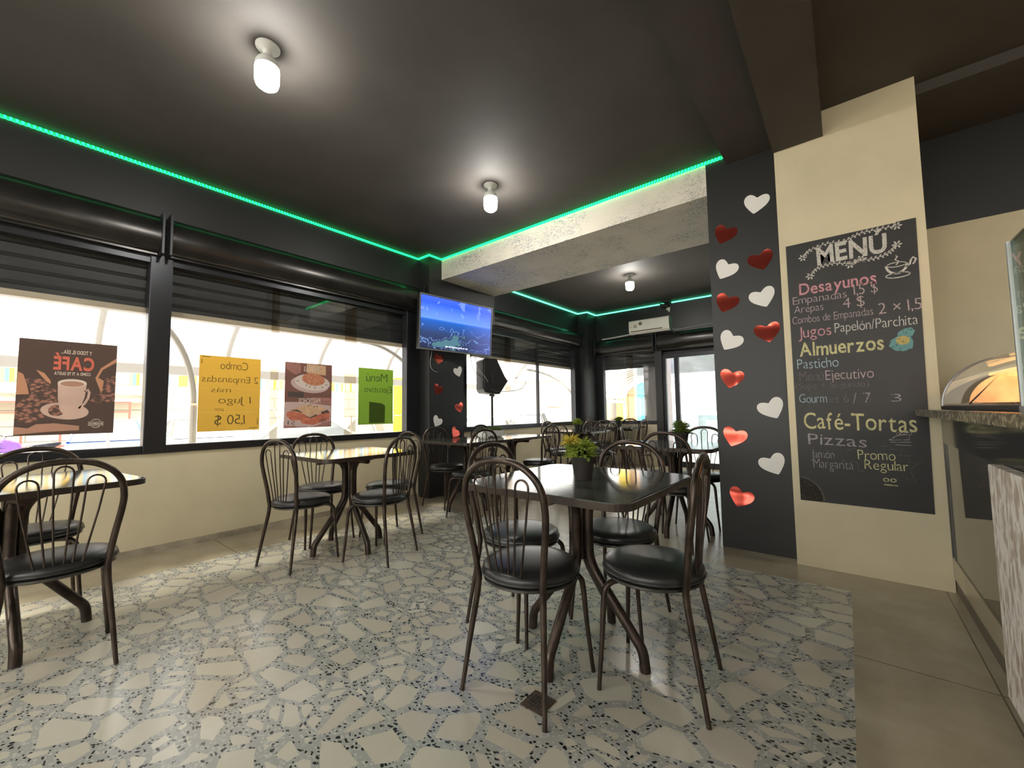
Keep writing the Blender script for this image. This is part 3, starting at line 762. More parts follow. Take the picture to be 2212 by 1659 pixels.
def mtxt(t, x0, x1, yb, h, m, parent, bold, conv=q, nm='lettering'):
    a = conv(x0, yb); b = conv(x1, yb)
    letters(t, (GX+0.0013, a[0], a[1]), PY, UP, m, parent, h, b[0]-a[0], bold, 0, True, nm, lift=0.0014)
mtxt('Y TODO EL DÍA...', 740, 1250, 325, 0.026, M_cre, pcf, 0.02)
mtxt('CAFÉ', 630, 1300, 580, 0.092, M_redp, pcf, 0.035)
mtxt('COMO A TI TE GUSTA', 650, 1245, 668, 0.022, M_cre, pcf, 0.02)
def emblem(cx, cz, s, m, parent, text):
    mb = MB()
    for sg in (1, -1): stroke(mb, [(cx-s, cz+sg*0.30*s), (cx+s, cz+sg*0.30*s)], oP, PY, UP, s*0.07, 0.0015)
    stroke(mb, arc2(cx, cz-0.22*s, 0.56*s, 0.46*s, PI*1.15, PI*1.85), oP, PY, UP, s*0.10, 0.0015)
    for k in range(6):
        a = PI*(0.25 + 0.5*k/5); stroke(mb, [(cx+0.80*s*math.cos(a), cz+0.86*s*math.sin(a)), (cx+0.66*s*math.cos(a), cz+0.68*s*math.sin(a))], oP, PY, UP, s*0.10, 0.0015)
    mb.build('emblem', m, parent)
    letters(text, (GX+0.0013, cx-0.95*s, cz-0.17*s), PY, UP, m, parent, 0.34*s, 1.9*s, 0.02, 0, True, 'emblem_lettering', lift=0.0015)
cc = q(1380, 1450); emblem(cc[0], cc[1], 0.042, M_cre, pcf, 'SNAIIMAD')
# pasta poster
M_pbg = translucent('pasta_poster_mauve', (0.24, 0.165, 0.145), 0.5, (5, (0.36, 0.19, 0.16)))
pps = sheet('pasta_poster', 1.749, 2.233, 0.942, 1.609, M_pbg, 'food poster with a pasta plate above a slice of lasagne')
q2 = uvp(1.749, 1.609, 0.484, 0.667, 120, 100, 1215, 1580)
M_pink = mat('print_pink_plate', (0.66, 0.47, 0.44), 0.6); M_plate = mat('print_plate', (0.78, 0.64, 0.58), 0.6)
M_pasta = pat('pasta_print', (0.72, 0.42, 0.24), (0.60, 0.20, 0.11), 60); M_sauce = pat('lasagne_print', (0.75, 0.26, 0.15), (0.58, 0.16, 0.10), 26)
M_cheese = mat('print_cheese', (0.74, 0.46, 0.28), 0.6, noise=0.2, nscale=14); M_char = mat('print_char', (0.10, 0.075, 0.07), 0.6); M_herb = mat('print_herb', (0.14, 0.17, 0.09), 0.6)
M_ppt = mat('print_rose_cloth', (0.44, 0.20, 0.17), 0.6, noise=0.25, nscale=9)
shape([(130, 100), (460, 110), (470, 320), (350, 380), (150, 260)], M_ppt, 'cloth_print', pps, 0.0, q2)
shape([(600, 110), (1060, 130), (1060, 360), (600, 320)], M_cheese, 'bowl_print', pps, 0.0, q2)
shape([(760, 880), (1210, 900), (1205, 1060), (700, 1030)], M_ppt, 'cloth_print', pps, 0.0, q2)
shape([(120, 1000), (480, 1000), (1200, 1080), (1195, 1400), (1190, 1560), (110, 1580)], M_pink, 'plate_print', pps, 0.0001, q2)
shape([(150, 1490), (420, 1560), (760, 1575), (1180, 1440), (1185, 1560), (115, 1580)], M_ppt, 'cloth_print', pps, 0.0003, q2)
for (x, y, rx, ry, m, nm, lf) in ((690, 590, 0.196, 0.088, M_pink, 'plate_print', 0.0003), (750, 540, 0.186, 0.084, M_plate, 'plate_print', 0.0005), (770, 470, 0.122, 0.064, M_pasta, 'pasta_print', 0.0008)):
    mb = MB(); cc = q2(x, y); disc2(mb, cc[0], cc[1], rx, ry, oP, PY, UP, lf, rot=-0.10); mb.build(nm, m, pps)
shape([(180, 1220), (360, 1190), (560, 1280), (720, 1370), (1000, 1250), (1180, 1240), (1160, 1420), (760, 1530), (320, 1450), (170, 1320)], M_sauce, 'lasagne_print', pps, 0.0004, q2)
shape([(590, 1060), (760, 1080), (920, 1100), (1120, 1180), (960, 1240), (720, 1330), (560, 1270), (220, 1180), (420, 1120)], M_cheese, 'cheese_print', pps, 0.0006, q2)
shape([(240, 1180), (400, 1170), (520, 1235), (500, 1250), (400, 1215)], M_char, 'char_print', pps, 0.0008, q2)
shape([(540, 1300), (700, 1350), (850, 1280), (870, 1310), (720, 1370), (600, 1330)], M_char, 'char_print', pps, 0.0008, q2)
shape([(960, 1230), (1120, 1180), (1170, 1240), (970, 1280)], M_char, 'char_print', pps, 0.0008, q2)
mb = MB()
for (x, y, rr) in ((650, 1090, 0.3), (700, 1070, -0.5), (790, 1110, 0.4), (860, 1100, -0.6), (600, 610, .4), (680, 640, .8), (800, 660, -.4), (980, 650, .2), (400, 520, .6), (1075, 585, .4)):
    cc = q2(x, y); disc2(mb, cc[0], cc[1], 0.011, 0.005, oP, PY, UP, 0.0010, 8, rot=rr)
mb.build('herb_leaves_print', M_herb, pps)
shape([(195, 765), (545, 775), (540, 900), (190, 885)], M_char, 'label_block', pps, 0.0006, q2)
mb = MB(); oo = [(165, 1410), (470, 1410), (500, 1440), (500, 1500), (470, 1540), (165, 1530), (140, 1490), (140, 1440)]
shape(oo, M_pink, 'price_tag', pps, 0.0009, q2)
mtxt('PASTAS', 535, 890, 285, 0.050, M_cre, pps, 0.015, q2); mtxt('PASTICHOS', 430, 935, 1022, 0.050, M_cre, pps, 0.015, q2)
mtxt('$', 190, 232, 1495, 0.036, M_char, pps, 0.01, q2); mtxt('5', 275, 355, 1510, 0.040, M_char, pps, -0.01, q2)
cc = q2(1005, 1425); emblem(cc[0], cc[1], 0.043, M_char, pps, 'SNAIIMAD')

# ------------------------------------------------------------------ television
def make_screen():
    m, N, L, p, out = nodes('television_picture')
    N.remove(p)
    tc = N.new('ShaderNodeTexCoord'); sp = N.new('ShaderNodeSeparateXYZ'); L.new(tc.outputs['Object'], sp.inputs[0])
    # local y across (0..1.16), local z up (0..0.66)
    zz = math_n(N, L, 'DIVIDE', sp.outputs[2], 0.66); yy = math_n(N, L, 'DIVIDE', sp.outputs[1], 1.16)
    rp = N.new('ShaderNodeValToRGB'); cr = rp.color_ramp
    cr.elements[0].position = 0.0; cr.elements[0].color = (0.020, 0.026, 0.060, 1)
    cr.elements[1].position = 1.0; cr.elements[1].color = (0.055, 0.12, 0.70, 1)
    for pos, c in ((0.30, (0.03, 0.05, 0.13)), (0.53, (0.02, 0.10, 0.42)), (0.56, (0.03, 0.14, 0.60)), (0.575, (0.13, 0.27, 0.80)), (0.72, (0.09, 0.20, 0.80)), (0.88, (0.03, 0.10, 0.75))):
        e = cr.elements.new(pos); e.color = (*c, 1)
    L.new(zz, rp.inputs[0])
    mp = N.new('ShaderNodeMapping'); mp.inputs['Scale'].default_value = (1, 1, 2.6); L.new(tc.outputs['Object'], mp.inputs[0])
    n1 = N.new('ShaderNodeTexNoise'); n1.inputs['Scale'].default_value = 3.0; n1.inputs['Detail'].default_value = 5; L.new(mp.outputs[0], n1.inputs['Vector'])
    land = math_n(N, L, 'LESS_THAN', zz, 0.40)
    g = math_n(N, L, 'MULTIPLY', math_n(N, L, 'GREATER_THAN', n1.outputs['Fac'], 0.56), land)
    g = math_n(N, L, 'MULTIPLY', g, math_n(N, L, 'LESS_THAN', yy, 0.6))
    c1 = mixc(N, L, g, rp.outputs[0], (0.07, 0.16, 0.20))
    riv = math_n(N, L, 'MULTIPLY', math_n(N, L, 'LESS_THAN', math_n(N, L, 'ABSOLUTE', math_n(N, L, 'SUBTRACT', n1.outputs['Fac'], 0.50)), 0.0045), math_n(N, L, 'LESS_THAN', zz, 0.45))
    c2 = mixc(N, L, riv, c1, (0.22, 0.38, 0.75))
    n2 = N.new('ShaderNodeTexNoise'); n2.inputs['Scale'].default_value = 7; n2.inputs['Detail'].default_value = 4; L.new(tc.outputs['Object'], n2.inputs['Vector'])
    cl = math_n(N, L, 'MULTIPLY', math_n(N, L, 'GREATER_THAN', n2.outputs['Fac'], 0.60), math_n(N, L, 'GREATER_THAN', zz, 0.66))
    c3 = mixc(N, L, math_n(N, L, 'MULTIPLY', cl, 0.6), c2, (0.22, 0.34, 0.82))
    pale = math_n(N, L, 'MULTIPLY', math_n(N, L, 'SUBTRACT', yy, 0.55), 0.7)
    pale.node.use_clamp = True
    c4 = mixc(N, L, pale, c3, (0.22, 0.26, 0.72))
    em = N.new('ShaderNodeEmission'); em.inputs[1].default_value = 0.28; L.new(c4, em.inputs[0])
    gl = N.new('ShaderNodeBsdfGlossy'); gl.inputs['Roughness'].default_value = 0.1; gl.inputs[0].default_value = (0.05, 0.05, 0.05, 1)
    ad = N.new('ShaderNodeAddShader'); L.new(em.outputs[0], ad.inputs[0]); L.new(gl.outputs[0], ad.inputs[1]); L.new(ad.outputs[0], out.inputs[0])
    return m
tv = empty('television', (-3.985, 3.75, 1.88), 0, 'flat television showing a blue aerial view, fixed high on the pier', 'television')
tvm = Matrix.Translation((-4.055, 3.165, 1.865)) @ Euler((0, R_(3.0), R_(-6.0))).to_matrix().to_4x4()
def tvb(x0, x1, y0, y1, z0, z1, bev=0): return MB().box(x0, x1, y0, y1, z0, z1, bev, tvm)
tvb(-0.055, 0.0, 0, 1.20, 0, 0.70, 0.006).build('casing', M_blackpl, tv)
f = MB()
for a in ((0, 0.006, 0, 1.20, 0, 0.018), (0, 0.006, 0, 1.20, 0.688, 0.70), (0, 0.006, 0, 0.012, 0, 0.70), (0, 0.006, 1.188, 1.20, 0, 0.70)): f.box(*a, 0, tvm)
f.build('bezel', M_greypl, tv)
scr = MB().box(0.0005, 0.002, 0, 1.16, 0, 0.66).build('screen', make_screen(), None)
scr.parent = tv; scr.matrix_basis = tv.matrix_basis.inverted() @ tvm @ Matrix.Translation((0, 0.02, 0.022))
tu = tvm.to_3x3() @ Vector((0, 1, 0)); tvv = tvm.to_3x3() @ Vector((0, 0, 1)); tn = tvm.to_3x3() @ Vector((1, 0, 0))
letters('que mis lágrimas jamás se van,', tvm @ Vector((0.0030, 0.40, 0.055)), tu, tvv, mat('subtitle_white', (0.8, 0.8, 0.9), 0.5, emit=(0.8, 0.85, 1), estr=0.3), tv, 0.028, 0.37, 0.0, 0, name='subtitle')
MB().box(-4.119, -4.06, 3.62, 3.92, 2.05, 2.40).build('wall_bracket', M_blackpl, tv)
MB().box(-0.05, 0.0, 0.86, 1.17, -0.022, 0.0, 0.002, tvm).build('media_box', M_greypl, tv)

# ------------------------------------------------------------------ loudspeaker on its stand
SX, SY = -4.08, 4.54
sp_ = empty('loudspeaker', (SX, SY, 1.33), 0, 'black loudspeaker on a pole stand by the alcove window', 'loudspeaker')
# side profile: flat front towards the television pier, wedge shaped back
prof = [(-0.16, 0.02), (0.06, 0.0), (0.20, 0.20), (0.13, 0.26), (0.02, 0.52), (-0.17, 0.52), (-0.19, 0.50), (-0.19, 0.06)]
U = Vector((0.42, 0.907, 0)); Wd = Vector((-0.907, 0.42, 0))
mb = MB().prism(prof, Vector((SX, SY, 1.33)) - Wd*0.15, U, (0, 0, 1), Wd*0.30, 0.012); mb.build('cabinet', M_blackpl, sp_)
mb = MB().prism([(-0.196, 0.08), (-0.190, 0.08), (-0.190, 0.49), (-0.196, 0.49)], Vector((SX, SY, 1.33)) - Wd*0.13, U, (0, 0, 1), Wd*0.26); mb.build('grille', mat('grille_black', (0.01, 0.01, 0.01), 0.7), sp_)
mb = MB()
for s_ in (-1, 1): mb.box(-0.02, 0.02, -0.02, 0.02, -0.028, 0.004, 0, Matrix.Translation(Vector((SX, SY, 1.33)) + U*(-0.06 if s_ < 0 else 0.06) + Wd*0.11*s_))
mb.build('rubber_foot', M_blackpl, sp_)
mb = MB(); mb.tube([Vector((SX, SY, 1.45)) - Wd*0.152 + U*-0.06, Vector((SX, SY, 1.55)) - Wd*0.165 + U*-0.06, Vector((SX, SY, 1.64)) - Wd*0.152 + U*-0.06], 0.009); mb.build('handle', M_blackpl, sp_)
st = empty('speaker_stand', (SX, SY, 0), 0, 'black tripod pole carrying the loudspeaker behind the planter table', 'stand')
MB().tube([(SX, SY, 0.12), (SX, SY, 1.331)], 0.0175, 12).build('pole', M_blackpl, st, True)
MB().tube([(SX, SY, 0.60), (SX, SY, 0.86)], 0.024, 12).build('sleeve', M_blackpl, st, True)
mb = MB(); mb.box(SX-0.03, SX+0.03, SY-0.03, SY+0.03, 0.78, 0.87, 0.008).build('collar', M_blackpl, st)
MB().tube([(SX+0.02, SY-0.03, 0.85), (SX+0.03, SY-0.085, 0.855)], 0.011).build('knob', M_blackpl, st)
for k in range(3):
    a = 0.5 + k*2*PI/3
    MB().tube([(SX+0.02*math.cos(a), SY+0.02*math.sin(a), 0.55), (SX+0.19*math.cos(a), SY+0.19*math.sin(a), 0.012)], 0.011).build('leg', M_blackpl, st, True)
def cable(name, pts, r, m, label, cat='cable'):
    mb = MB(); mb.tube(bez(pts, 8), r, 6); o = mb.build(name, m, None, True)
    return tag(o, label, cat)
cable('speaker_cable', [(-4.05, 4.05, 1.90), (-4.05, 4.10, 1.72), (-4.03, 4.16, 1.62), (-3.98, 4.22, 1.56), (-3.93, 4.30, 1.47), (-3.80, 4.28, 1.37), (-3.62, 4.42, 1.36), (-3.55, 4.58, 1.40), (-3.54, 4.66, 1.50), (-3.62, 4.66, 1.56), (-3.70, 4.60, 1.555)], 0.004, M_wire, 'black cable looping from the television around the loudspeaker')
cable('power_cable', [(-4.10, 3.42, 1.88), (-4.115, 3.40, 1.70), (-4.11, 3.44, 1.62), (-4.112, 3.52, 1.60)], 0.004, M_wiregrey, 'short grey cable hanging below the television corner')
cable('screen_cable', [(-4.05, 4.15, 1.89), (-4.06, 4.20, 1.74), (-4.05, 4.26, 1.66), (-4.00, 4.30, 1.58), (-3.97, 4.34, 1.50)], 0.004, M_wiregrey, 'thin grey cable running down behind the loudspeaker')

# ------------------------------------------------------------------ air conditioner and the things beside it
ac = empty('air_conditioner', (-2.90, YB, 2.57), 0, 'white wall air conditioner high above the alcove end window', 'air conditioner')
yb_ = YB; prof = [(0, 2.58), (0.14, 2.565), (0.19, 2.60), (0.205, 2.66), (0.205, 2.815), (0.19, 2.835), (0, 2.84)]
mb = MB().prism(prof, (-3.30, yb_, 0), (0, -1, 0), (0, 0, 1), (0.79, 0, 0), 0.004); mb.build('casing', M_white, ac)
MB().box(-3.26, -2.64, yb_-0.207, yb_-0.17, 2.612, 2.628).build('air_outlet', mat('brown_slot', (0.12, 0.08, 0.05), 0.6), ac)
mb = MB(); disc2(mb, -3.06, 2.76, 0.036, 0.036, (0, yb_-0.2052, 0), PX, UP, 0.0008)
mb.build('round_sticker', mat('sticker_brown', (0.16, 0.12, 0.08), 0.5, noise=0.8, nscale=40), ac)
MB().box(-3.20, -3.13, yb_-0.2062, yb_-0.2052, 2.685, 2.755).build('energy_label', mat('label_grey', (0.42, 0.40, 0.30), 0.6, noise=0.5, nscale=50), ac)
MB().box(-3.265, -3.225, yb_-0.2062, yb_-0.2052, 2.70, 2.708).build('name_mark', mat('label_dark', (0.2, 0.19, 0.15), 0.6), ac)
mb = MB(); disc2(mb, -2.66, 2.765, 0.011, 0.011, (0, yb_-0.2052, 0), PX, UP, 0.0008); mb.build('indicator', M_paperw, ac)
cable('drain_pipe', [(-3.29, YB-0.05, 2.60), (-3.45, YB-0.05, 2.59), (-3.62, YB-0.05, 2.58), (-3.80, YB-0.05, 2.572), (-3.96, YB-0.05, 2.57)], 0.017, mat('grey_white_lagging', (0.50, 0.50, 0.47), 0.6), 'pale insulated pipe running down from the air conditioner', 'pipe')
cable('supply_cable', [(-2.52, YB-0.02, 2.60), (-2.40, YB-0.012, 2.585), (-2.10, YB-0.012, 2.60), (-1.70, YB-0.012, 2.615), (-1.30, YB-0.012, 2.62), (-0.9, YB-0.012, 2.63)], 0.008, M_wiregrey, 'thin grey supply cable from the air conditioner towards the pillar')
sl_ = empty('spotlight', (-2.58, 7.86, ZC), 0, 'small black clip spotlight hanging in the gap of the teal LED strip', 'spotlight')
MB().box(-2.64, -2.52, 7.80, 7.92, ZC-0.02, ZC+0.01, 0.004).build('mount', M_blackpl, sl_)
MB().tube([(-2.58, 7.86, ZC-0.02), (-2.58, 7.84, ZC-0.07)], 0.010).build('arm', M_blackpl, sl_)
MB().tube([(-2.68, 7.80, ZC-0.075), (-2.56, 7.86, ZC-0.085)], 0.036, 14).build('lamp_head', M_blackpl, sl_, True)
MB().box(-2.60, -2.53, YB-0.05, YB, ZC-0.155, ZC-0.10, 0.006).box(-2.565, -2.535, YB-0.05, YB-0.01, ZC-0.19, ZC-0.155).build('connector', M_white, sl_)

# ------------------------------------------------------------------ chalk menu board
BY = 3.4985
def chalk(name, col):
    m, N, L, p, out = nodes(name)
    N.remove(p)
    tc = N.new('ShaderNodeTexCoord'); nz = N.new('ShaderNodeTexNoise'); nz.inputs['Scale'].default_value = 120; nz.inputs['Detail'].default_value = 3
    L.new(tc.outputs['Object'], nz.inputs['Vector'])
    df = N.new('ShaderNodeBsdfDiffuse'); df.inputs[0].default_value = (*col, 1)
    tr = N.new('ShaderNodeBsdfTransparent')
    mx = N.new('ShaderNodeMixShader'); L.new(math_n(N, L, 'MULTIPLY', math_n(N, L, 'GREATER_THAN', nz.outputs['Fac'], 0.60), 0.5), mx.inputs[0])
    L.new(df.outputs[0], mx.inputs[1]); L.new(tr.outputs[0], mx.inputs[2]); L.new(mx.outputs[0], out.inputs[0])
    return m
C_w = chalk('white_chalk', (0.58, 0.56, 0.52)); C_p = chalk('pink_chalk', (0.60, 0.30, 0.34)); C_lp = chalk('pale_pink_chalk', (0.46, 0.36, 0.37))
C_y = chalk('yellow_chalk', (0.58, 0.55, 0.30)); C_b = chalk('blue_chalk', (0.36, 0.48, 0.54)); C_t = chalk('teal_chalk', (0.16, 0.33, 0.33)); C_f = chalk('faded_chalk', (0.15, 0.135, 0.135)); C_g = chalk('grey_chalk', (0.33, 0.30, 0.31)); C_o = chalk('ochre_chalk', (0.50, 0.40, 0.16))
bd = empty('menu_board', (0.05, BY, 0.44), 0, 'tall chalk menu board on the cream wall, with prices in coloured chalk', 'menu board')
MB().prism([(-0.284, 0.442), (0.368, 0.436), (0.388, 2.240), (0.300, 2.240), (0.297, 2.236), (-0.285, 2.236)], (0, BY+0.001, 0), PX, UP, (0, -0.0035, 0)).build('board_panel', mat('blackboard', (0.018, 0.017, 0.017), 0.5, noise=0.35, nscale=3), bd)
BF = BY-0.0026
def bt(t, x0, x1, z, h, m, bold=0.0, jit=0.05, slope=0.0, name='lettering', slant=0.0, lab=None):
    u = Vector((1, 0, slope)).normalized()
    return letters(t, (x0, BF, z), u, UP, m, bd, h, (x1-x0), bold, jit, False, name, slant=slant, n=(0, -1, 0), label=lab)
bt('MENÚ', -0.110, 0.248, 2.060, 0.118, C_w, 0.030, 0.04, 0.02)
bt('Desayunos', -0.222, 0.186, 1.868, 0.080, C_p, 0.014, 0.05, 0.01, lab='pink chalk heading')
bt('Empanadas', -0.262, 0.035, 1.805, 0.056, C_lp, -0.014); bt('1,5 $', 0.072, 0.190, 1.812, 0.072, C_lp, -0.008)
bt('Arepas', -0.258, -0.092, 1.742, 0.054, C_lp, -0.014); bt('4 $', 0.010, 0.122, 1.735, 0.070, C_lp, -0.010)
bt('Combos de Empanadas', -0.272, 0.160, 1.668, 0.054, C_lp, -0.014); bt('2 × 1,5', 0.185, 0.384, 1.668, 0.072, C_lp, -0.008)
bt('Jugos', -0.240, -0.058, 1.566, 0.078, C_p, -0.006); bt('Papelón/Parchita', -0.040, 0.362, 1.578, 0.066, C_w, -0.010)
bt('Almuerzos', -0.240, 0.200, 1.436, 0.094, C_y, 0.016, 0.04, 0.01, lab='yellow chalk heading')
bt('Pasticho', -0.258, -0.030, 1.348, 0.070, C_b, -0.010)
bt('Menú', -0.250, -0.115, 1.262, 0.066, C_f, -0.012); bt('Ejecutivo', -0.105, 0.142, 1.262, 0.068, C_lp, -0.010)
bt('(Sopa + Segundo)', -0.274, 0.115, 1.208, 0.040, C_f, -0.014)
bt('Gourm', -0.258, -0.105, 1.110, 0.062, C_b, -0.012); bt('et 6', -0.090, 0.010, 1.108, 0.050, C_f, -0.014); bt('/ 7', 0.030, 0.120, 1.098, 0.072, C_g, -0.014); bt('3', 0.215, 0.262, 1.108, 0.050, C_g, -0.014)
bt('Café-Tortas', -0.240, 0.322, 0.935, 0.112, C_y, 0.004, 0.07, -0.03)
bt('Pizzas', -0.222, 0.082, 0.826, 0.076, C_g, -0.004, 0.08, -0.03)
bt('Jamón', -0.208, -0.085, 0.736, 0.058, C_g, -0.014); bt('Promo', 0.036, 0.215, 0.740, 0.064, C_y, -0.010)
bt('Margarita', -0.200, 0.010, 0.670, 0.062, C_g, -0.014); bt('Regular', 0.065, 0.270, 0.680, 0.062, C_y, -0.010)
bt('oo', 0.150, 0.212, 0.608, 0.036, C_y, 0.0)
BO = (0, BF, 0)
def bstroke(pts, wd, m, name='chalk_drawing'):
    mb = MB(); stroke(mb, pts, BO, PX, UP, wd); return mb.build(name, m, bd)
def vine(pts, m=C_w):
    mb = MB(); P = [(p.x, p.y) for p in bez([(a, b, 0) for a, b in pts], 7)]
    stroke(mb, P, BO, PX, UP, 0.004)
    for i in range(1, len(P)-1, 1):
        a, b = P[i]; s_ = 1 if i % 2 else -1
        disc2(mb, a, b+s_*0.009, 0.0075, 0.0038, BO, PX, UP, 0.0007, 8, rot=0.8*s_)
    for (fx_, fz_) in (pts[0], ) if len(pts) < 5 else (pts[0], pts[-1]):
        for k in range(6):
            a = k*PI/3; disc2(mb, fx_+0.016*math.cos(a), fz_+0.016*math.sin(a), 0.010, 0.005, BO, PX, UP, 0.0007, 8, rot=a)
    mb.build('chalk_vine', m, bd)
vine([(-0.190, 2.130), (-0.150, 2.170), (-0.060, 2.195), (0.040, 2.188), (0.120, 2.215), (0.210, 2.218), (0.300, 2.214)])
vine([(-0.155, 1.990), (-0.110, 2.035), (-0.030, 2.050), (0.060, 2.030), (0.120, 2.045)])
vine([(0.295, 2.095), (0.255, 2.052), (0.180, 2.032), (0.100, 2.040), (0.062, 2.020)])
bstroke([(0.150, 0.590), (0.216, 0.588)], 0.006, C_y)
# coffee cup drawing
mb = MB()
stroke(mb, arc2(0.285, 1.968, 0.048, 0.055, PI, 2*PI, 16), BO, PX, UP, 0.013); stroke(mb, arc2(0.285, 1.968, 0.045, 0.014, 0, 2*PI, 20), BO, PX, UP, 0.005)
stroke(mb, arc2(0.288, 1.900, 0.056, 0.016, 0, 2*PI, 20), BO, PX, UP, 0.006)
stroke(mb, [(0.326, 1.945), (0.345, 1.955), (0.352, 1.985), (0.362, 1.998), (0.374, 1.985), (0.366, 1.962), (0.358, 1.955)], BO, PX, UP, 0.009)
stroke(mb, [(0.283, 1.965), (0.298, 1.985), (0.280, 2.000), (0.292, 2.018), (0.284, 2.026)], BO, PX, UP, 0.007)
mb.build('chalk_cup', C_w, bd)
mb = MB(); egg = [(0.222, 1.455), (0.250, 1.425), (0.292, 1.418), (0.330, 1.435), (0.334, 1.475), (0.328, 1.500), (0.345, 1.540), (0.330, 1.562), (0.296, 1.558), (0.270, 1.540), (0.262, 1.512), (0.232, 1.492)]
mb.poly([(a, BF-0.0008, b) for a, b in egg]); mb.build('chalk_egg', C_t, bd)
mb = MB(); disc2(mb, 0.288, 1.487, 0.032, 0.028, BO, PX, UP, 0.0012); mb.build('chalk_yolk', C_o, bd)
# cake slice, star burst, pizza quarter
mb = MB()
for pp in ([(0.190, 0.868), (0.240, 0.905), (0.285, 0.905), (0.282, 0.872), (0.190, 0.868)], [(0.195, 0.855), (0.290, 0.858)], [(0.215, 0.84), (0.29, 0.838)]): stroke(mb, pp, BO, PX, UP, 0.004)
for k in range(4): stroke(mb, arc2(0.235+0.017*k, 0.905+0.002*k, 0.009, 0.009, 0, 2*PI, 10), BO, PX, UP, 0.003)
mb.build('chalk_cake', C_g, bd)
mb = MB(); stroke(mb, [(0.150, 0.828), (0.200, 0.836), (0.190, 0.810), (0.250, 0.812), (0.230, 0.775), (0.285, 0.776), (0.270, 0.735), (0.322, 0.735), (0.275, 0.690), (0.300, 0.610), (0.250, 0.640)], BO, PX, UP, 0.003)
stroke(mb, [(-0.005, 0.722), (0.030, 0.722), (0.036, 0.660), (0.060, 0.668)], BO, PX, UP, 0.003); stroke(mb, [(-0.02, 0.795), (0.03, 0.81)], BO, PX, UP, 0.003)
mb.build('chalk_burst', C_f, bd)
mb = MB(); disc2(mb, -0.282, 0.446, 0.125, 0.150, BO, PX, UP, 0.0006, 20, 0, PI/2); mb.build('chalk_pizza', chalk('smudged_chalk', (0.050, 0.043, 0.040)), bd)
mb = MB(); stroke(mb, arc2(-0.282, 0.446, 0.128, 0.153, 0, PI/2, 20), BO, PX, UP, 0.010); 
rnd = random.Random(3)
for k in range(26):
    a, r_ = rnd.uniform(0.08, 1.45), rnd.uniform(0.15, 0.9); x, z = -0.282+0.122*r_*math.cos(a), 0.446+0.147*r_*math.sin(a)
    stroke(mb, [(x, z), (x+rnd.uniform(-.012, .012), z+rnd.uniform(-.008, .008))], BO, PX, UP, 0.003, 0.0011)
mb.build('chalk_crust', chalk('crust_chalk', (0.12, 0.11, 0.10)), bd)

# ------------------------------------------------------------------ counter with its display front
ct = empty('counter', (0.9, 1.2, 0), 0, 'shop counter with a mirror-dark lower front and a wavy white stone panel', 'counter')
M_gloss = mat('glossy_brown_panel', (0.055, 0.048, 0.036), 0.03, spec=0.9)
MB().box(0.435, 1.15, -2.6, 3.495, 0.0, 0.09).build('kick_board', mat('dark_tile', (0.10, 0.085, 0.065), 0.4), ct)
MB().box(0.425, 1.15, -2.6, 3.495, 0.09, 0.205).build('plinth', mat('beige_tile', (0.34, 0.29, 0.20), 0.16), ct)
MB().box(0.430, 1.15, -2.6, 3.495, 0.205, 0.86).build('glass_front', M_gloss, ct)
MB().box(0.424, 1.15, -2.6, 3.495, 0.86, 1.02).build('upper_band', mat('glossy_black_band', (0.012, 0.011, 0.010), 0.10), ct)
MB().box(0.425, 0.432, 3.478, 3.495, 0.205, 0.86).box(0.426, 0.432, 3.41, 3.416, 0.205, 0.86).build('metal_edge', M_ring, ct)
MB().box(0.385, 0.424, -2.6, 2.27, 0.055, 0.865, 0.004).build('stone_panel', M_stone, ct)
wt = MB()
pl = [(0.315, -2.6)] + [(0.355 - 0.045*math.cos(a), 3.41 + 0.045*math.sin(a)) for a in [k*PI/16 for k in range(0, 9)]] + [(1.2, 3.455), (1.2, -2.6)]
wt.prism(pl, (0, 0, 1.022), (1, 0, 0), (0, 1, 0), (0, 0, 0.036), 0.006)
tag(wt.build('worktop', M_slab), 'speckled brown granite worktop on the counter, its rounded end before the menu board', 'worktop')
# curved glass warmer on the worktop: the rounded glass faces the guests
wm = empty('food_warmer', (0.65, 2.6, 1.058), 0, 'curved glass food warmer glowing copper inside, on the granite worktop', 'food warmer')
M_copper = mat('copper_lining', (0.72, 0.36, 0.16), 0.24, 0.85, noise=0.3, nscale=9)
M_cg = make_glass('clear_curved_glass', (0.95, 0.93, 0.89))
WY0, WY1, WCX, WR = 1.9, 3.25, 0.66, 0.255
def wp(a, r=WR): return (WCX - r*math.cos(a), 1.078 + r*math.sin(a)*0.98)
MB().box(0.40, 1.0, WY0, WY1+0.01, 1.058, 1.078, 0.004).build('base_tray', M_blackpl, wm)
MB().grid_fn(20, 1, lambda s_, t_: (wp(PI/2*s_)[0], WY0+(WY1-WY0)*t_, wp(PI/2*s_)[1])).build('curved_glass', M_cg, wm, True)
for yy in (WY0, WY1-0.004):
    MB().prism([wp(k*PI/2/14, WR-0.003) for k in range(15)] + [(0.99, 1.325), (0.99, 1.080), (WCX-WR+0.003, 1.080)], (0, yy, 0), (1, 0, 0), (0, 0, 1), (0, 0.004, 0)).build('end_glass', M_cg, wm)
    MB().tube([(wp(k*PI/2/18)[0], yy, wp(k*PI/2/18)[1]) for k in range(19)], 0.006, 8).build('rim', M_greypl, wm, True)
MB().box(WCX, 0.995, WY0, WY1, 1.328, 1.336).build('top_glass', M_cg, wm)
MB().box(0.985, 0.995, WY0+0.01, WY1-0.01, 1.085, 1.325).box(0.52, 0.985, WY0+0.01, WY1-0.02, 1.080, 1.090).build('copper_back', M_copper, wm)
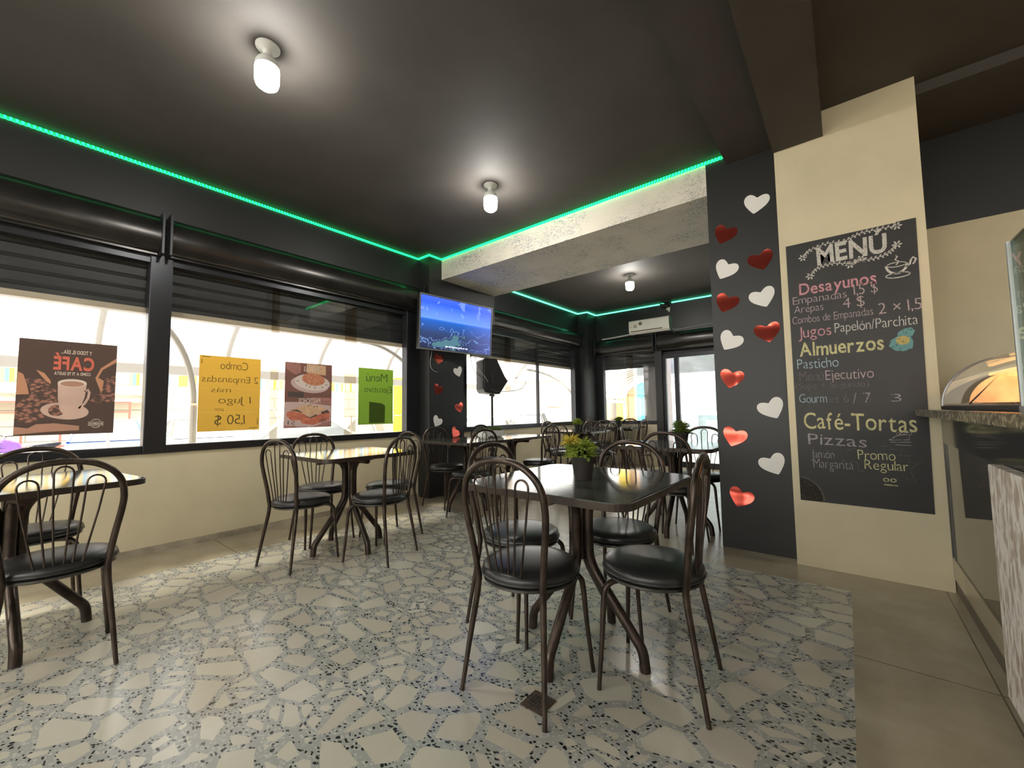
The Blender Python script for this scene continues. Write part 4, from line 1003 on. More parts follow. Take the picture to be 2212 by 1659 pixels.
MB().prism([wp(k*PI/2/14, 0.17) for k in range(15)] + [(0.97, 1.245), (0.97, 1.092), (WCX-0.17, 1.092)], (0, WY1-0.10, 0), (1, 0, 0), (0, 0, 1), (0, 0.01, 0)).build('copper_panel', M_copper, wm)
MB().tube([(0.80, 2.1, 1.295), (0.80, 3.05, 1.295)], 0.012, 8).build('heat_lamp', mat('warm_tube', (1, .7, .4), 0.4, emit=(1.0, 0.50, 0.18), estr=7), wm)
sg = empty('sneeze_guard', (0.45, 1.5, 1.058), 0, 'upright greenish glass screen at the worktop edge before the warmer', 'glass screen')
MB().box(0.380, 0.388, 0.6, 1.79, 1.058, 1.54).build('glass_pane', make_glass('greenish_glass', (0.60, 0.66, 0.60)), sg)
MB().prism([(0.384, 1.54), (0.70, 1.62), (0.70, 1.614), (0.384, 1.532)], (0, 0.6, 0), (1, 0, 0), (0, 0, 1), (0, 1.19, 0)).build('top_pane', make_glass('greenish_glass_top', (0.66, 0.70, 0.68)), sg)
MB().box(0.376, 0.392, 1.786, 1.796, 1.058, 1.545).build('edge_strip', M_greypl, sg)
MB().box(0.370, 0.398, 1.72, 1.78, 1.0581, 1.075).build('foot', M_greypl, sg)

# ------------------------------------------------------------------ floor drain
dr = empty('floor_drain', (-0.945, 1.29, 0), 0, 'square rusty drain grate set in the terrazzo under a chair', 'drain')
MB().box(-0.99, -0.90, 1.245, 1.335, 0.0005, 0.003).build('grate', M_rust, dr)
mb = MB()
for i in range(5):
    for j in range(5): mb.box(-0.973+i*0.012-0.003, -0.973+i*0.012+0.003, 1.266+j*0.012-0.003, 1.266+j*0.012+0.003, 0.0028, 0.0034)
mb.build('drain_hole', M_hole, dr)
mb = MB(); mb.box(-0.993, -0.99, 1.242, 1.338, 0.0005, 0.0036).box(-0.90, -0.897, 1.242, 1.338, 0.0005, 0.0036).box(-0.993, -0.897, 1.242, 1.245, 0.0005, 0.0036).box(-0.993, -0.897, 1.335, 1.338, 0.0005, 0.0036).build('rim', mat('rust_edge', (0.07, 0.035, 0.02), 0.7), dr)

# ------------------------------------------------------------------ chairs
def make_chair():
    r = empty('cafe_chair')
    tag(r, None, 'chair', 'bronze cafe chairs')
    # cushion
    b = MB(); b.lathe([(0, 0.425), (0.185, 0.425), (0.196, 0.432), (0.199, 0.445), (0.195, 0.458), (0.180, 0.468), (0.14, 0.475), (0.08, 0.479), (0, 0.480)], seg=40); s = b.build('seat', M_vinyl, r, True)
    b = MB(); b.tube([(0.198*math.cos(2*PI*k/40), 0.198*math.sin(2*PI*k/40), 0.436) for k in range(40)], 0.0045, 6, True); b.build('piping', M_vinyl, s, True)
    b = MB(); b.lathe([(0, 0.408), (0.188, 0.408), (0.194, 0.413), (0.194, 0.421), (0.188, 0.426), (0, 0.426)], seg=40); b.build('seat_ring', M_ring, r, True)
    # hoop back
    half = [(0.150, -0.150, 0.405), (0.152, -0.154, 0.44), (0.166, -0.166, 0.55), (0.184, -0.182, 0.66), (0.189, -0.192, 0.73), (0.176, -0.198, 0.80), (0.137, -0.204, 0.852), (0.078, -0.207, 0.884), (0, -0.208, 0.894)]
    path = bez(half + [(-x, y, z) for x, y, z in half[-2::-1]], 5)
    b = MB(); b.tube(path, 0.0130, 12); b.build('back_frame', M_chair, r, True)
    for s_ in (1, -1):
        b = MB(); b.tube([(s_*0.150, -0.150, 0.425), (s_*0.153, -0.156, 0.36), (s_*0.172, -0.188, 0.17), (s_*0.187, -0.215, 0.0)], [0.0128, 0.0125, 0.0105, 0.0085], 12); b.build('leg', M_chair, r, True)
        b = MB(); b.tube(bez([(s_*0.085, 0.075, 0.400), (s_*0.128, 0.118, 0.399), (s_*0.152, 0.142, 0.382), (s_*0.162, 0.152, 0.345), (s_*0.172, 0.160, 0.20), (s_*0.190, 0.172, 0.0)], 5), [0.0120]*16 + [0.0118, 0.0114, 0.0110, 0.0105, 0.0100, 0.0096, 0.0092, 0.0089, 0.0086, 0.0084], 10); b.build('leg', M_chair, r, True)
    # three hairpin spindles
    for c, ctop, zt in ((-1, -0.098, 0.828), (0, 0.0, 0.874), (1, 0.098, 0.828)):
        x0, x1 = ctop-0.029, ctop+0.029; f0, f1 = c*0.046-0.012, c*0.046+0.012
        arc = [(ctop - 0.029*math.cos(a), -0.2035+0.001*c, zt - 0.030 + 0.030*math.sin(a)) for a in [k*PI/8 for k in range(9)]]
        pth = [(f0, -0.172, 0.410), (f0 + (x0-f0)*0.35, -0.180, 0.53), (f0 + (x0-f0)*0.75, -0.194, 0.68)] + arc + [(f1 + (x1-f1)*0.75, -0.194, 0.68), (f1 + (x1-f1)*0.35, -0.180, 0.53), (f1, -0.172, 0.410)]
        b = MB(); b.tube(pth, 0.0042, 6); b.build('spindle', M_chair, r, True)
    remember(r); return r
chair0 = make_chair(); used = []
def chair(x, y, deg, label):
    if not used: o = chair0
    else: o = copy_tree(chair0)
    used.append(o); o.location = (x, y, 0); o.rotation_euler = (0, 0, R_(deg)); o['label'] = label
    return o

# ------------------------------------------------------------------ tables
def make_table():
    r = empty('cafe_table'); tag(r, None, 'table', 'square cafe tables')
    def rr(s, rad):
        p = []
        for cx, cy, a0 in ((s-rad, s-rad, 0), (-s+rad, s-rad, PI/2), (-s+rad, -s+rad, PI), (s-rad, -s+rad, 1.5*PI)):
            p += [(cx + rad*math.cos(a0+k*PI/2/7), cy + rad*math.sin(a0+k*PI/2/7)) for k in range(8)]
        return p
    MB().prism(rr(0.396, 0.075), (0, 0, 0.7355), (1, 0, 0), (0, 1, 0), (0, 0, 0.0265)).build('tabletop', M_granite, r)
    o_, i_ = rr(0.403, 0.080), rr(0.3965, 0.0755)
    b = MB(); n = len(o_)
    A = [b.bm.verts.new((x, y, 0.733)) for x, y in o_]; B = [b.bm.verts.new((x, y, 0.759)) for x, y in o_]
    C = [b.bm.verts.new((x, y, 0.759)) for x, y in i_]; D = [b.bm.verts.new((x, y, 0.733)) for x, y in i_]
    for k in range(n):
        k2 = (k+1) % n
        for P, Q in ((A, B), (B, C), (C, D), (D, A)): b.bm.faces.new((P[k], P[k2], Q[k2], Q[k]))
    b.build('edge_band', M_band, r)
    b = MB()
    for k in range(2):
        M = Matrix.Rotation(k*PI/2, 4, 'Z'); b.box(-0.30, 0.30, -0.025, 0.025, 0.716+0.001*k, 0.733, 0, M)
    b.build('top_bearer', M_band, r)
    for k in range(4):
        a = k*PI/2; c, s = math.cos(a), math.sin(a)
        pth = bez([(0.27, 0, 0.705), (0.16, 0, 0.704), (0.085, 0, 0.690), (0.048, 0, 0.640), (0.040, 0, 0.58), (0.040, 0, 0.46), (0.046, 0, 0.405), (0.075, 0, 0.345), (0.16, 0, 0.235), (0.245, 0, 0.125), (0.278, 0, 0.075), (0.288, 0, 0.0)], 4)
        b = MB(); b.tube([(x*c, x*s, z) for x, _, z in pth], 0.0215, 12); b.build('leg', M_chair, r, True)
    b = MB(); b.tube([(0, 0, 0.40), (0, 0, 0.70)], 0.024, 10); b.build('centre_tube', M_chair, r, True)
    remember(r); return r
table0 = make_table(); tused = []
def table(x, y, label, deg=0):
    o = table0 if not tused else copy_tree(table0)
    tused.append(o); o.location = (x, y, 0); o.rotation_euler = (0, 0, R_(deg)); o['label'] = label
    return o
table(-0.99, 1.71, 'dark stone-topped table standing over the floor drain, with the yellow-flowered pot')
table(-3.20, 1.80, 'bare dark table under the yellow and green posters, no plant on it')
table(-3.15, 0.03, 'dark table cut by the frame edge, under the coffee poster', 8)
table(-3.41, 3.36, 'dark table next to the hearts on the window pier')
table(-3.41, 4.17, 'dark table carrying one end of the white planter row, before the loudspeaker pole')
table(-3.32, 5.72, 'dark table below the alcove window, with a small bright potted plant')
table(-3.40, 7.36, 'dark table in the alcove corner below the air conditioner')
table(-1.235, 3.84, 'dark table beside the black heart pillar, in front of the glass door')

# table 1, before the camera
chair(-1.05, 1.395, 4, 'cafe chair with its back to us, standing over the floor drain grate')
chair(-0.655, 1.705, 97, 'cafe chair seen edge-on at the menu board side of the yellow flower table')
chair(-1.36, 1.73, -90, 'cafe chair at the window side of the yellow flower table, its hoop hidden behind another')
chair(-0.98, 2.07, 180, 'cafe chair facing us across the yellow flower table, its hoop mirrored in the top')
# table 2, under the posters
chair(-3.19, 1.42, 12, 'cafe chair turned half away at the bare table, below the yellow poster')
chair(-2.81, 1.83, 110, 'cafe chair on the room side of the bare table, seat lit by the window')
chair(-3.57, 1.77, -90, 'cafe chair between the bare table and the wall, below the pasta poster')
chair(-3.18, 2.17, 180, 'cafe chair at the bare table end towards the black pier, below the green poster')
# table 3, at the frame edge
chair(-2.76, 0.17, 88, 'cafe chair with its hoop back to us at the table under the coffee poster')
chair(-3.54, 0.12, -90, 'cafe chair against the cream wall, its hoop right under the coffee poster')
# tables 4a and 4b, joined, with the planter
chair(-3.66, 3.275, -90, 'cafe chair standing against the black pier, below the low white heart')
chair(-3.07, 3.08, 88, 'cafe chair before the white planter, its hoop covering the planter end')
chair(-3.68, 4.08, -90, 'cafe chair behind the white planter, close to the loudspeaker stand')
chair(-3.05, 4.26, 90, 'cafe chair at the alcove end of the planter tables, seat shining white')
# table 5
chair(-3.34, 5.33, 0, 'cafe chair with its back to us at the table with the small bright plant')
chair(-2.95, 5.72, 90, 'cafe chair seen edge-on at the room side of the small bright plant table')
chair(-3.74, 5.78, -90, 'cafe chair under the alcove window at the small bright plant table')
chair(-3.36, 6.09, 180, 'cafe chair at the far side of the small bright plant table')
# table 6
chair(-3.40, 7.01, 0, 'cafe chair with its back to us at the alcove corner table')
chair(-3.10, 7.36, 92, 'cafe chair at the door side of the alcove corner table, before the end wall')
chair(-3.80, 7.36, -90, 'cafe chair against the dark corner column in the alcove')
chair(-3.40, 7.70, 180, 'cafe chair below the end window, at the far side of the corner table')
# table 7
chair(-1.12, 3.47, -2, 'cafe chair with its back to us at the table beside the heart pillar')
chair(-1.12, 4.20, 180, 'cafe chair in front of the glass door, half hidden by the heart pillar')
chair(-1.60, 4.03, -62, 'cafe chair turned askew at the window side of the heart pillar table')

# ------------------------------------------------------------------ plants
def tuft(mb, c, n, ln, wd, spread, rnd, up=0.35):
    c = Vector(c)
    for _ in range(n):
        a = rnd.uniform(0, 2*PI); el = math.asin(max(-0.25, min(1, rnd.uniform(-0.25, 1.0)*(1-up) + up*rnd.uniform(0.3, 1))))
        d = Vector((math.cos(a)*math.cos(el)*spread, math.sin(a)*math.cos(el)*spread, math.sin(el))).normalized()
        l = ln*rnd.uniform(0.6, 1.0); sd = d.cross(Vector((rnd.uniform(-1, 1), rnd.uniform(-1, 1), rnd.uniform(-1, 1)))).normalized()*wd
        p1 = c + d*l*0.55 + Vector((0, 0, 0.06*l)); p2 = c + d*l + Vector((0, 0, -0.10*l))
        V = [mb.bm.verts.new(q) for q in (c - sd*0.5, c + sd*0.5, p1 + sd, p2, p1 - sd)]
        mb.bm.faces.new(V)
def potted(x, y, z, s, label, leaf, flower=False, seed=1):
    rnd = random.Random(seed)
    r = empty('potted_plant', (x, y, z), 0, label, 'potted plant', 'artificial plants on the tables')
    b = MB(); b.lathe([(0, 0), (0.038*s, 0), (0.040*s, 0.004*s), (0.054*s, 0.100*s), (0.056*s, 0.104*s), (0.050*s, 0.104*s), (0.047*s, 0.085*s), (0, 0.085*s)], (x, y, z), 24); b.build('pot', M_potb, r, True)
    b = MB()
    for k in range(26):
        a = rnd.uniform(0, 2*PI); rr_ = rnd.uniform(0, 0.062)*s
        tuft(b, (x+rr_*math.cos(a), y+rr_*math.sin(a), z+(0.098+rnd.uniform(-0.01, 0.065))*s), 34, 0.062*s, 0.0026*s, 1.0, rnd)
    b.build('foliage', leaf, r)
    if flower:
        b = MB(); tuft(b, (x-0.047*s, y-0.028*s, z+0.165*s), 150, 0.070*s, 0.0026*s, 1.0, rnd, 0.1); b.build('blossom', M_flower, r)
        b = MB()
        for k in range(14):
            a = rnd.uniform(0, 2*PI); p = Vector((x+0.03*s+rnd.uniform(-.03, .03)*s, y-0.045*s, z+(0.095+rnd.uniform(0, .05))*s))
            b.poly([p+Vector((0.010*math.cos(a+k_), -0.003, 0.010*math.sin(a+k_)))*s for k_ in (0, 1.2, 2.2, 3.3, 4.4, 5.4)])
        b.build('leaflet', M_leafd, r)
    return r
potted(-0.965, 1.70, 0.762, 1.0, 'black pot of grassy green plant with a yellow flower on the drain table', M_leaf, True, 5)
potted(-3.33, 5.72, 0.762, 1.0, 'small black pot with light green tuft on the table below the alcove window', M_leaf, False, 6)
potted(-3.41, 7.40, 0.762, 1.0, 'small dark pot with green tuft on the alcove corner table', M_leafd, False, 7)
potted(-1.13, 3.70, 0.762, 1.15, 'dark pot with shaggy olive plant on the table beside the heart pillar', M_leafd, False, 8)
potted(-3.30, -0.10, 0.762, 1.15, 'dark bushy plant cut by the frame edge on the table under the coffee poster', M_leafd, False, 9)
plr = empty('planter_box', (-3.42, 3.78, 0.762), 0, 'long white planter with low dark green tufts across the two joined tables', 'planter')
b = MB(); b.box(-3.475, -3.365, 3.60, 3.96, 0.775, 0.845, 0.004)
b.build('trough', M_paperw, plr)
b = MB()
for yy in (3.64, 3.92): b.box(-3.47, -3.37, yy-0.012, yy+0.012, 0.762, 0.776)
b.build('foot', M_paperw, plr)
b = MB(); rnd = random.Random(12)
for k in range(70): tuft(b, (-3.42+rnd.uniform(-.05, .05), 3.78+rnd.uniform(-.17, .17), 0.845+rnd.uniform(0, .02)), 22, 0.042, 0.0028, 1.0, rnd)
b.build('foliage', M_leafd, plr)

# ================================================================== OUTSIDE
GZ = -0.5
M_asph = mat('pale_asphalt', (0.42, 0.41, 0.39), 0.8, noise=0.15, nscale=2)  # pale grey base colour with slight mottling
M_pave = mat('pale_paving', (0.62, 0.60, 0.55), 0.7)
M_steel = mat('painted_grey_tube', (0.40, 0.38, 0.36), 0.5)
M_wallc = mat('cream_block_wall', (0.66, 0.60, 0.48), 0.8, noise=0.08, nscale=1)
M_pink = mat('pale_pink_render', (0.66, 0.54, 0.44), 0.8, noise=0.06, nscale=1)
S(MB().box(-70, 30, -40, 70, GZ-0.3, GZ), 'ground', M_asph)
S(MB().box(-4.9, 5.0, 8.2, 10.9, GZ, -0.02), 'pavement_back', M_pave)
S(MB().box(-5.0, -4.56, -3.5, 8.2, GZ, -0.05), 'pavement_left', M_pave)
S(MB().box(-3.24, -2.76, 8.30, 8.55, -0.02, 3.2), 'wall_outer_return', mat('grey_lilac_paint', (0.30, 0.27, 0.28), 0.7))

# carport beside the windows
cp = empty('carport', (-7.2, 4.0, GZ), 0, 'arched carport with milky roof sheets outside the window wall', 'carport')
CX, CZ, CRX, CRZ = -6.9, 1.92, 2.25, 1.25
def va(t): return (CX - CRX*math.cos(t), CZ + CRZ*math.sin(t))      # t = 0 outer foot, pi = inner foot
Y0, Y1 = -7.89, 11.36
for (a, b) in ((Y0, -1.5), (-1.5, 4.8), (4.8, Y1)):
    MB().grid_fn(24, 1, lambda s_, t_: (va(PI*0.02 + PI*0.74*s_)[0], a+(b-a)*t_, va(PI*0.02 + PI*0.74*s_)[1])).build('roof_sheet', M_sheet, cp, True)
yy = Y0
for k in range(12):
    b = MB(); b.tube([(va(t)[0]+0.0, yy, va(t)[1]-0.05) for t in [PI*j/20 for j in range(0, 17)]], 0.045, 8); b.build('rib', M_steel, cp, True); yy += 1.75
for t, rr_ in ((0.0, 0.075), (PI*0.24, 0.05), (PI*0.5, 0.05), (PI*0.80, 0.06)):
    x, z = va(t); MB().box(x-rr_, x+rr_, Y0, Y1, z-0.05-rr_, z-0.05+rr_).build('purlin', M_steel, cp)
for y in (-7.89, -1.0, 11.36):
    x, z = va(0.0); MB().box(x-0.06, x+0.06, y-0.06, y+0.06, GZ, z).build('post', M_steel, cp)
for (ya, za, ybb, zb_) in ((3.30, 2.16, 4.60, 0.9), (0.70, 2.20, 1.3, 1.2), (7.42, 2.02, 9.7, 1.0)):
    b = MB(); b.tube([(-5.6, ya + (ybb-ya)*math.sin(q_), zb_ + (za-zb_)*math.cos(q_)) for q_ in [k*PI/2/14 for k in range(15)]], 0.030, 8); b.build('arch_brace', M_steel, cp, True)
    MB().tube([(-5.6, ybb, GZ), (-5.6, ybb, zb_+0.02)], 0.035).build('post', M_steel, cp)
# carport seen through the end window
c2 = empty('carport', (-8.5, 16.6, GZ), 0, 'second arched carport with crossed ribs, seen through the alcove end window', 'carport')
def v2(t, y): return (-5.2 - 3.6*math.cos(t), y, 1.55 + 1.35*math.sin(t))
MB().grid_fn(18, 1, lambda s_, t_: v2(PI*0.02+PI*0.96*s_, 15.4+4.5*t_)).build('roof_sheet', M_sheet, c2, True)
for y in (15.4, 17.6, 19.9):
    b = MB(); b.tube([v2(PI*j/20, y) for j in range(21)], 0.05, 8); b.build('rib', M_steel, c2, True)
for k in range(3):
    for sgn in (1, -1):
        b = MB(); b.tube([v2(PI*j/20, 15.4 + 4.5*(((j/20)*1.0 if sgn > 0 else 1-(j/20))*0.7 + 0.1*k)) for j in range(21)], 0.04, 8); b.build('cross_rib', M_steel, c2, True)
for x in (-8.8, -1.6): MB().box(x-0.06, x+0.06, 15.34, 19.9, 1.42, 1.54).build('eave_beam', M_steel, c2)
for x in (-8.8, -1.6):
    for y in (15.4, 19.9): MB().box(x-0.06, x+0.06, y-0.06, y+0.06, GZ, 1.45).build('post', M_steel, c2)

# buildings across the lot
bl = empty('building', (-26, 8, GZ), 0, 'long cream block building with a band of coloured panels, across the car park', 'building')
def make_blocks():
    m, N, L, p, out = nodes('cream_blocks')
    tc = N.new('ShaderNodeTexCoord'); mp = N.new('ShaderNodeMapping'); mp.inputs['Rotation'].default_value = (0, PI/2, PI/2)
    sx = N.new('ShaderNodeSeparateXYZ'); cx = N.new('ShaderNodeCombineXYZ'); L.new(tc.outputs['Object'], sx.inputs[0]); L.new(sx.outputs[1], cx.inputs[0]); L.new(sx.outputs[2], cx.inputs[1])
    br = N.new('ShaderNodeTexBrick'); br.inputs['Scale'].default_value = 1; br.inputs['Brick Width'].default_value = 1.5; br.inputs['Row Height'].default_value = 0.62; br.inputs['Mortar Size'].default_value = 0.02
    br.inputs['Color1'].default_value = (0.68, 0.62, 0.50, 1); br.inputs['Color2'].default_value = (0.62, 0.56, 0.44, 1); br.inputs['Mortar'].default_value = (0.30, 0.28, 0.24, 1)
    L.new(cx.outputs[0], br.inputs['Vector']); L.new(br.outputs[0], p.inputs['Base Color']); p.inputs['Roughness'].default_value = 0.8
    return m
def make_strips():
    m, N, L, p, out = nodes('coloured_panels')
    tc = N.new('ShaderNodeTexCoord'); sx = N.new('ShaderNodeSeparateXYZ'); L.new(tc.outputs['Object'], sx.inputs[0])
    wn = N.new('ShaderNodeTexWhiteNoise'); wn.noise_dimensions = '1D'
    L.new(math_n(N, L, 'FLOOR', math_n(N, L, 'MULTIPLY', sx.outputs[1], 8.5)), wn.inputs['W'])
    rp = N.new('ShaderNodeValToRGB'); cr = rp.color_ramp; cr.interpolation = 'CONSTANT'
    cr.elements[0].color = (0.62, 0.42, 0.08, 1); cr.elements[1].position = 0.86; cr.elements[1].color = (0.16, 0.34, 0.50, 1)
    for pos, c in ((0.20, (0.70, 0.68, 0.60)), (0.42, (0.62, 0.52, 0.22)), (0.55, (0.42, 0.40, 0.36)), (0.68, (0.70, 0.64, 0.46)), (0.93, (0.55, 0.28, 0.14))):
        e = cr.elements.new(pos); e.color = (*c, 1)
    L.new(wn.outputs[0], rp.inputs[0]); L.new(rp.outputs[0], p.inputs['Base Color']); p.inputs['Roughness'].default_value = 0.7
    return m
MB().box(-30, -25, -14, 17, GZ, 2.50).build('wall', make_blocks(), bl)
MB().box(-30, -24.95, -14, 17, 2.50, 3.45).build('panel_band', make_strips(), bl)
MB().box(-30, -24.7, -14, 17, 3.45, 3.65).build('roof', M_steel, bl)
MB().prism([(0, 2.05), (1.6, 1.70), (1.6, 1.64), (0, 1.98)], (-25, -6, 0), (1, 0, 0), UP, (0, 10.4, 0)).build('tin_awning', mat('rusty_tin', (0.26, 0.22, 0.17), 0.6, noise=0.3, nscale=3), bl)
MB().box(-25.05, -24.9, 7.6, 9.8, GZ, 1.0).build('gate', mat('dull_ochre', (0.55, 0.40, 0.16), 0.7), bl)
b2 = empty('building', (-14, 22, GZ), 0, 'pale pink building with a small door, seen past the loudspeaker', 'building')
MB().box(-24, -11.2, 21.5, 28, GZ, 2.95).build('wall', M_pink, b2)
MB().box(-24.2, -11.0, 21.35, 28, 2.95, 3.08).build('parapet', M_pink, b2)
MB().box(-14.6, -13.6, 21.42, 21.5, GZ, 1.25).build('door', mat('grey_door', (0.42, 0.42, 0.40), 0.5), b2)
MB().box(-14.65, -13.55, 21.40, 21.5, 1.32, 1.95).build('door_panel', mat('rose_panel', (0.55, 0.34, 0.28), 0.6), b2)
MB().tube([(-17.6, 21.42, 0.2), (-17.6, 21.42, 1.9)], 0.06).build('downpipe', M_paperw, b2)
MB().box(-21.8, -19.6, 21.42, 21.5, GZ, 1.9).build('green_shutter', mat('pale_green_shutter', (0.38, 0.50, 0.30), 0.6), b2)
b3 = empty('building', (-9, 24, GZ), 0, 'cream building with yellow post and bright blue panel beyond the end window', 'building')
MB().box(-10.9, -4, 23.5, 28, GZ, 5.0).build('wall', mat('pale_yellow_render', (0.72, 0.66, 0.50), 0.8), b3)
MB().box(-10.1, -8.9, 23.38, 23.5, GZ, 5.0).build('orange_panel', mat('salmon_paint', (0.66, 0.42, 0.26), 0.7), b3)
MB().box(-10.75, -10.15, 23.1, 23.5, GZ, 5.0).build('yellow_post', mat('yellow_paint', (0.80, 0.55, 0.02), 0.6), b3)
MB().box(-9.25, -6.2, 22.6, 23.0, 0.1, 4.2).build('blue_panel', mat('bright_blue_paint', (0.06, 0.34, 0.72), 0.5), b3)
sf = empty('shopfront', (-2.2, 11.0, 0), 0, 'glass shopfront with white frames opposite the door', 'shopfront')
M_wf = mat('white_aluminium', (0.72, 0.75, 0.78), 0.4)
MB().box(-4.5, 1.5, 11.05, 11.25, 2.0, 3.3).build('fascia', mat('slate_fascia', (0.16, 0.175, 0.19), 0.7, noise=0.3, nscale=1.5), sf)
for a in ((-4.5, 1.5, 11.0, 11.1, 1.82, 2.0), (-3.35, -3.23, 11.0, 11.1, 0, 1.82), (-3.23, -1.9, 11.0, 11.1, 1.60, 1.82), (-1.98, -1.86, 11.0, 11.1, 0, 1.82), (-3.23, -1.98, 11.0, 11.08, 0.92, 1.02), (-3.23, -1.98, 11.0, 11.08, 0.0, 0.16), (-4.05, -3.97, 11.0, 11.1, 0, 1.82)):
    MB().box(*a).build('frame', M_wf, sf)
MB().box(-4.5, 1.5, 11.05, 11.058, 0.0, 1.82).build('glass', make_glass('shopfront_glass', (0.85, 0.92, 0.95)), sf)
MB().box(-4.5, 1.5, 13.4, 13.5, 0.0, 3.0).build('back_wall', mat('shop_interior', (0.50, 0.54, 0.56), 0.8), sf)
MB().box(-4.5, 1.5, 11.1, 13.4, -0.02, 0.0).build('shop_floor', M_pave, sf)
for (x0, x1, y0, y1, z0, z1) in ((-3.1, -2.55, 12.4, 12.9, 0.0, 0.75), (-2.3, -1.7, 12.3, 12.8, 0.0, 0.9), (-2.9, -2.3, 13.1, 13.35, 0.9, 1.6), (-3.9, -3.5, 12.6, 13.2, 0, 1.5)):
    MB().box(x0, x1, y0, y1, z0, z1, 0.01).build('shop_unit', M_wf, sf)

# fence and yellow post
fe = empty('wire_fence', (-10.6, 4, GZ), 0, 'thin grey wire fence between the carport and the parked cars', 'fence')
for k in range(7):
    y = -6 + k*2.4; MB().tube([(-10.6, y, GZ), (-10.6, y, 1.02)], 0.022, 6).build('post', M_steel, fe)
for z in (1.0, 0.3): MB().tube([(-10.6, -6, z), (-10.6, 8.5, z)], 0.014, 6).build('rail', M_steel, fe)
rf = empty('red_railing', (-20.8, 2.6, GZ), 0, 'rust red railing in front of the cream building', 'railing')
for k in range(6):
    y = -1.4 + k*0.86; MB().box(-20.83, -20.77, y-0.03, y+0.03, GZ, 1.62).build('post', mat('rust_red_paint', (0.55, 0.12, 0.08), 0.6), rf)
for z in (1.6, 1.25, 0.1): MB().box(-20.82, -20.78, -1.4, 2.9, z-0.03, z+0.03).build('rail', mat('rust_red_paint'), rf)
yp = MB().box(-12.9, -12.6, 8.93, 9.23, GZ, 2.4, 0.02).build('yellow_post', mat('yellow_paint')); tag(yp, 'bright yellow square post at the end of the poster window', 'post')

# parked cars
M_tyre = mat('tyre_rubber', (0.02, 0.02, 0.02), 0.8); M_cargl = mat('car_window', (0.20, 0.215, 0.22), 0.08, spec=0.8); M_lampw = mat('headlight_glass', (0.80, 0.78, 0.66), 0.15)  # car windows: sky reflection is put into the lightened base colour
def carm(nm, c=(0.5, 0.5, 0.5)): return mat(nm, c, 0.25, 0.0, coat=0.5)
def car(x, y, deg, paint, label, kind='sedan'):
    r = empty('car', (0, 0, 0), 0, label, 'car', 'cars parked outside')
    hw = 0.84
    if kind == 'sedan': low = [(-2.1, 0.30), (-2.12, 0.60), (-2.0, 0.86), (-1.2, 0.92), (0.75, 0.90), (1.75, 0.78), (2.08, 0.62), (2.12, 0.32)]; cab = [(-1.55, 0.90), (-0.95, 1.40), (0.25, 1.42), (1.05, 0.88)]
    elif kind == 'hatch': low = [(-1.8, 0.30), (-1.82, 0.70), (-1.7, 0.94), (0.7, 0.92), (1.55, 0.80), (1.82, 0.62), (1.84, 0.32)]; cab = [(-1.70, 0.92), (-1.40, 1.42), (0.15, 1.46), (0.95, 0.90)]
    else: low = [(-2.4, 0.45), (-2.4, 1.02), (0.4, 1.04), (1.0, 1.02), (2.05, 0.98), (2.3, 0.75), (2.3, 0.45)]; cab = [(-2.3, 1.02), (-2.1, 1.78), (0.2, 1.80), (1.0, 1.02)]
    b = MB().prism(low, (0, -hw, 0), (1, 0, 0), UP, (0, 2*hw, 0), 0.07); b.build('body', paint, r, True)
    def frus(P, w0, w1, m, nm, dz=0.0):
        b = MB(); bm = b.bm; L_ = []; R__ = []
        zs = [p[1] for p in P]; z0, z1 = min(zs), max(zs)
        for (a, z) in P:
            wv_ = w0 + (w1-w0)*(z-z0)/(z1-z0); L_.append(bm.verts.new((a, -wv_, z))); R__.append(bm.verts.new((a, wv_, z)))
        bm.faces.new(L_); bm.faces.new(R__[::-1]); n = len(P)
        for i in range(n): bm.faces.new((L_[i], R__[i], R__[(i+1) % n], L_[(i+1) % n]))
        b.build(nm, m, r)
    frus(cab, 0.78, 0.60, M_cargl, 'windows')
    t0, t1 = cab[1], cab[2]
    b = MB().prism([(t0[0]-0.02, t0[1]-0.01), (t0[0]+0.05, t0[1]+0.03), (t1[0]-0.05, t1[1]+0.03), (t1[0]+0.04, t1[1]-0.02)], (0, -0.62, 0), (1, 0, 0), UP, (0, 1.24, 0)); b.build('roof', paint, r)
    for sy in (-1, 1):
        for (p_, q_) in ((cab[0], cab[1]), (cab[3], cab[2]), (((cab[0][0]+cab[3][0])/2, cab[0][1]), ((t0[0]+t1[0])/2, t0[1]))):
            MB().tube([(p_[0], sy*0.785, p_[1]), (q_[0], sy*0.61, q_[1])], 0.035, 6).build('roof_pillar', paint, r)
        for xx in (low[0][0]+0.75, low[-1][0]-0.78):
            b = MB(); b.tube([(xx, sy*0.66, 0.31), (xx, sy*0.86, 0.31)], 0.31, 18); b.build('wheel', M_tyre, r, True)
            b = MB(); b.tube([(xx, sy*0.855, 0.31), (xx, sy*0.87, 0.31)], 0.18, 14); b.build('hubcap', M_greypl, r, True)
        b = MB(); b.lathe([(0, 0.03), (0.09, 0.02), (0.115, 0), (0, 0)], (0, 0, 0), 14, Matrix.Translation((low[-1][0]-0.03, sy*0.58, 0.66 if kind != 'van' else 0.82)) @ Matrix.Rotation(PI/2, 4, 'Y')); b.build('headlight', M_lampw, r, True)
    MB().box(low[-1][0]-0.02, low[-1][0]+0.03, -0.75, 0.75, 0.34, 0.48, 0.01).build('bumper', M_greypl, r)
    r.location = (x, y, GZ); r.rotation_euler = (0, 0, R_(deg)); return r
car(-17.2, 1.95, -6, carm('blue_car_paint', (0.020, 0.065, 0.30)), 'blue car with round pale headlights beyond the coffee poster', 'hatch')
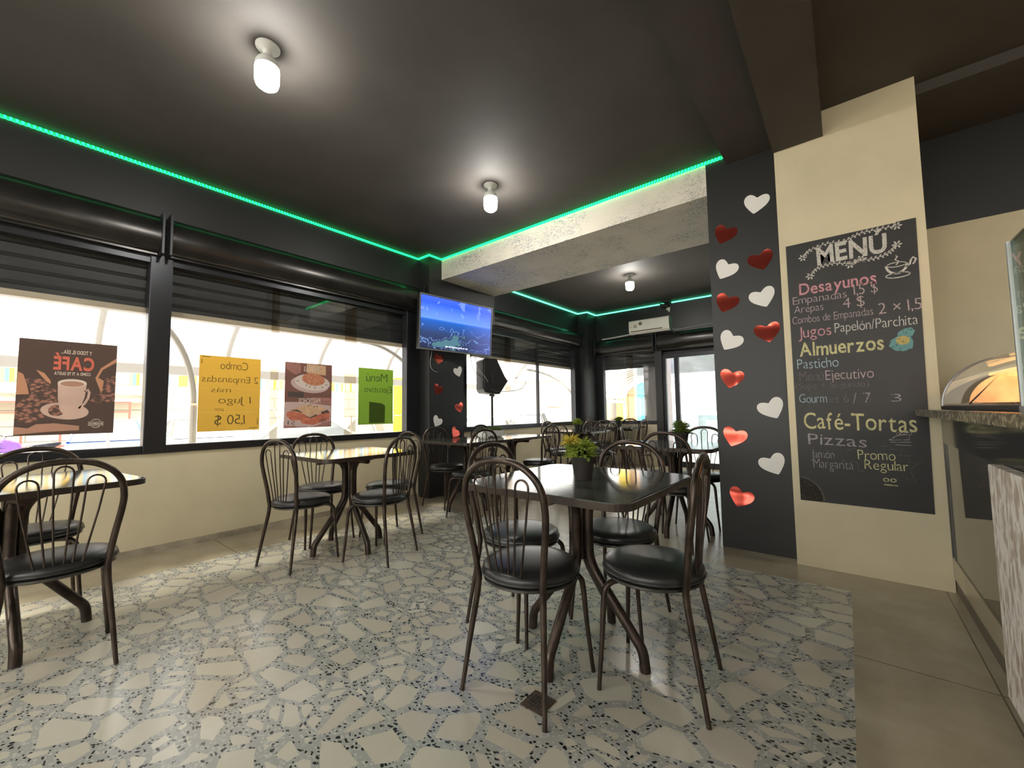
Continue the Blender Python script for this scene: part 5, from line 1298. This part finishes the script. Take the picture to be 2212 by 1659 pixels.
car(-16.2, 3.95, -4, carm('silver_car_paint', (0.42, 0.43, 0.42)), 'silver hatchback beyond the yellow poster', 'hatch')
car(-19.2, 6.60, -10, carm('cream_car_paint', (0.62, 0.58, 0.44)), 'tall cream van parked between the yellow and pasta posters', 'van')
car(-12.3, 5.9, 70, carm('white_car_paint', (0.72, 0.72, 0.70)), 'white sedan below the pasta poster')
car(-14.2, 8.9, 85, carm('pale_car_paint', (0.60, 0.58, 0.55)), 'pale sedan below the green poster')
car(-9.9, 10.6, 140, carm('white_car_paint'), 'white sedan behind the loudspeaker pole')
car(-11.6, 15.6, 120, carm('dark_car_paint', (0.07, 0.075, 0.08)), 'dark hatchback before the pink building', 'hatch')

# motorcycle and red tub before the building
mo = empty('motorcycle', (0, 0, 0), 0, 'purple motorcycle parked below the coffee poster', 'motorcycle')
M_purp = mat('purple_paint', (0.22, 0.10, 0.42), 0.3)
for x in (-0.62, 0.62):
    b = MB(); b.tube([(x+0.27*math.cos(k*PI/10), 0, 0.29+0.27*math.sin(k*PI/10)) for k in range(20)], 0.055, 8, True); b.build('wheel', M_tyre, mo, True)
MB().prism([(-0.35, 0.42), (-0.85, 0.72), (-0.80, 0.80), (-0.2, 0.74), (0.05, 0.62), (0.1, 0.45)], (0, -0.11, 0), (1, 0, 0), UP, (0, 0.22, 0), 0.03).build('seat', M_blackpl, mo)
MB().prism([(0.0, 0.55), (0.1, 0.84), (0.45, 0.98), (0.62, 0.80), (0.50, 0.50)], (0, -0.15, 0), (1, 0, 0), UP, (0, 0.30, 0), 0.05).build('fairing', M_purp, mo)
MB().tube([(0.62, 0, 0.29), (0.42, 0, 0.95), (0.36, 0, 1.05)], 0.035).build('fork', M_greypl, mo)
MB().tube([(0.34, -0.34, 1.05), (0.38, 0, 1.03), (0.34, 0.34, 1.05)], 0.018).build('handlebar', M_blackpl, mo)
MB().box(-0.25, 0.30, -0.13, 0.13, 0.20, 0.52, 0.04).build('engine', M_greypl, mo)
mo.location = (-19.6, 0.35, GZ); mo.rotation_euler = (0, 0, R_(-70))
tb = MB().lathe([(0, 0), (0.40, 0), (0.52, 0.55), (0.54, 0.57), (0.48, 0.57), (0.38, 0.06), (0, 0.06)], (-21.6, 0.10, GZ), 20).build('tub', mat('faded_red_plastic', (0.60, 0.16, 0.12), 0.5), None, True)
tag(tb, 'faded red plastic tub on the ground beside the red railing', 'tub')
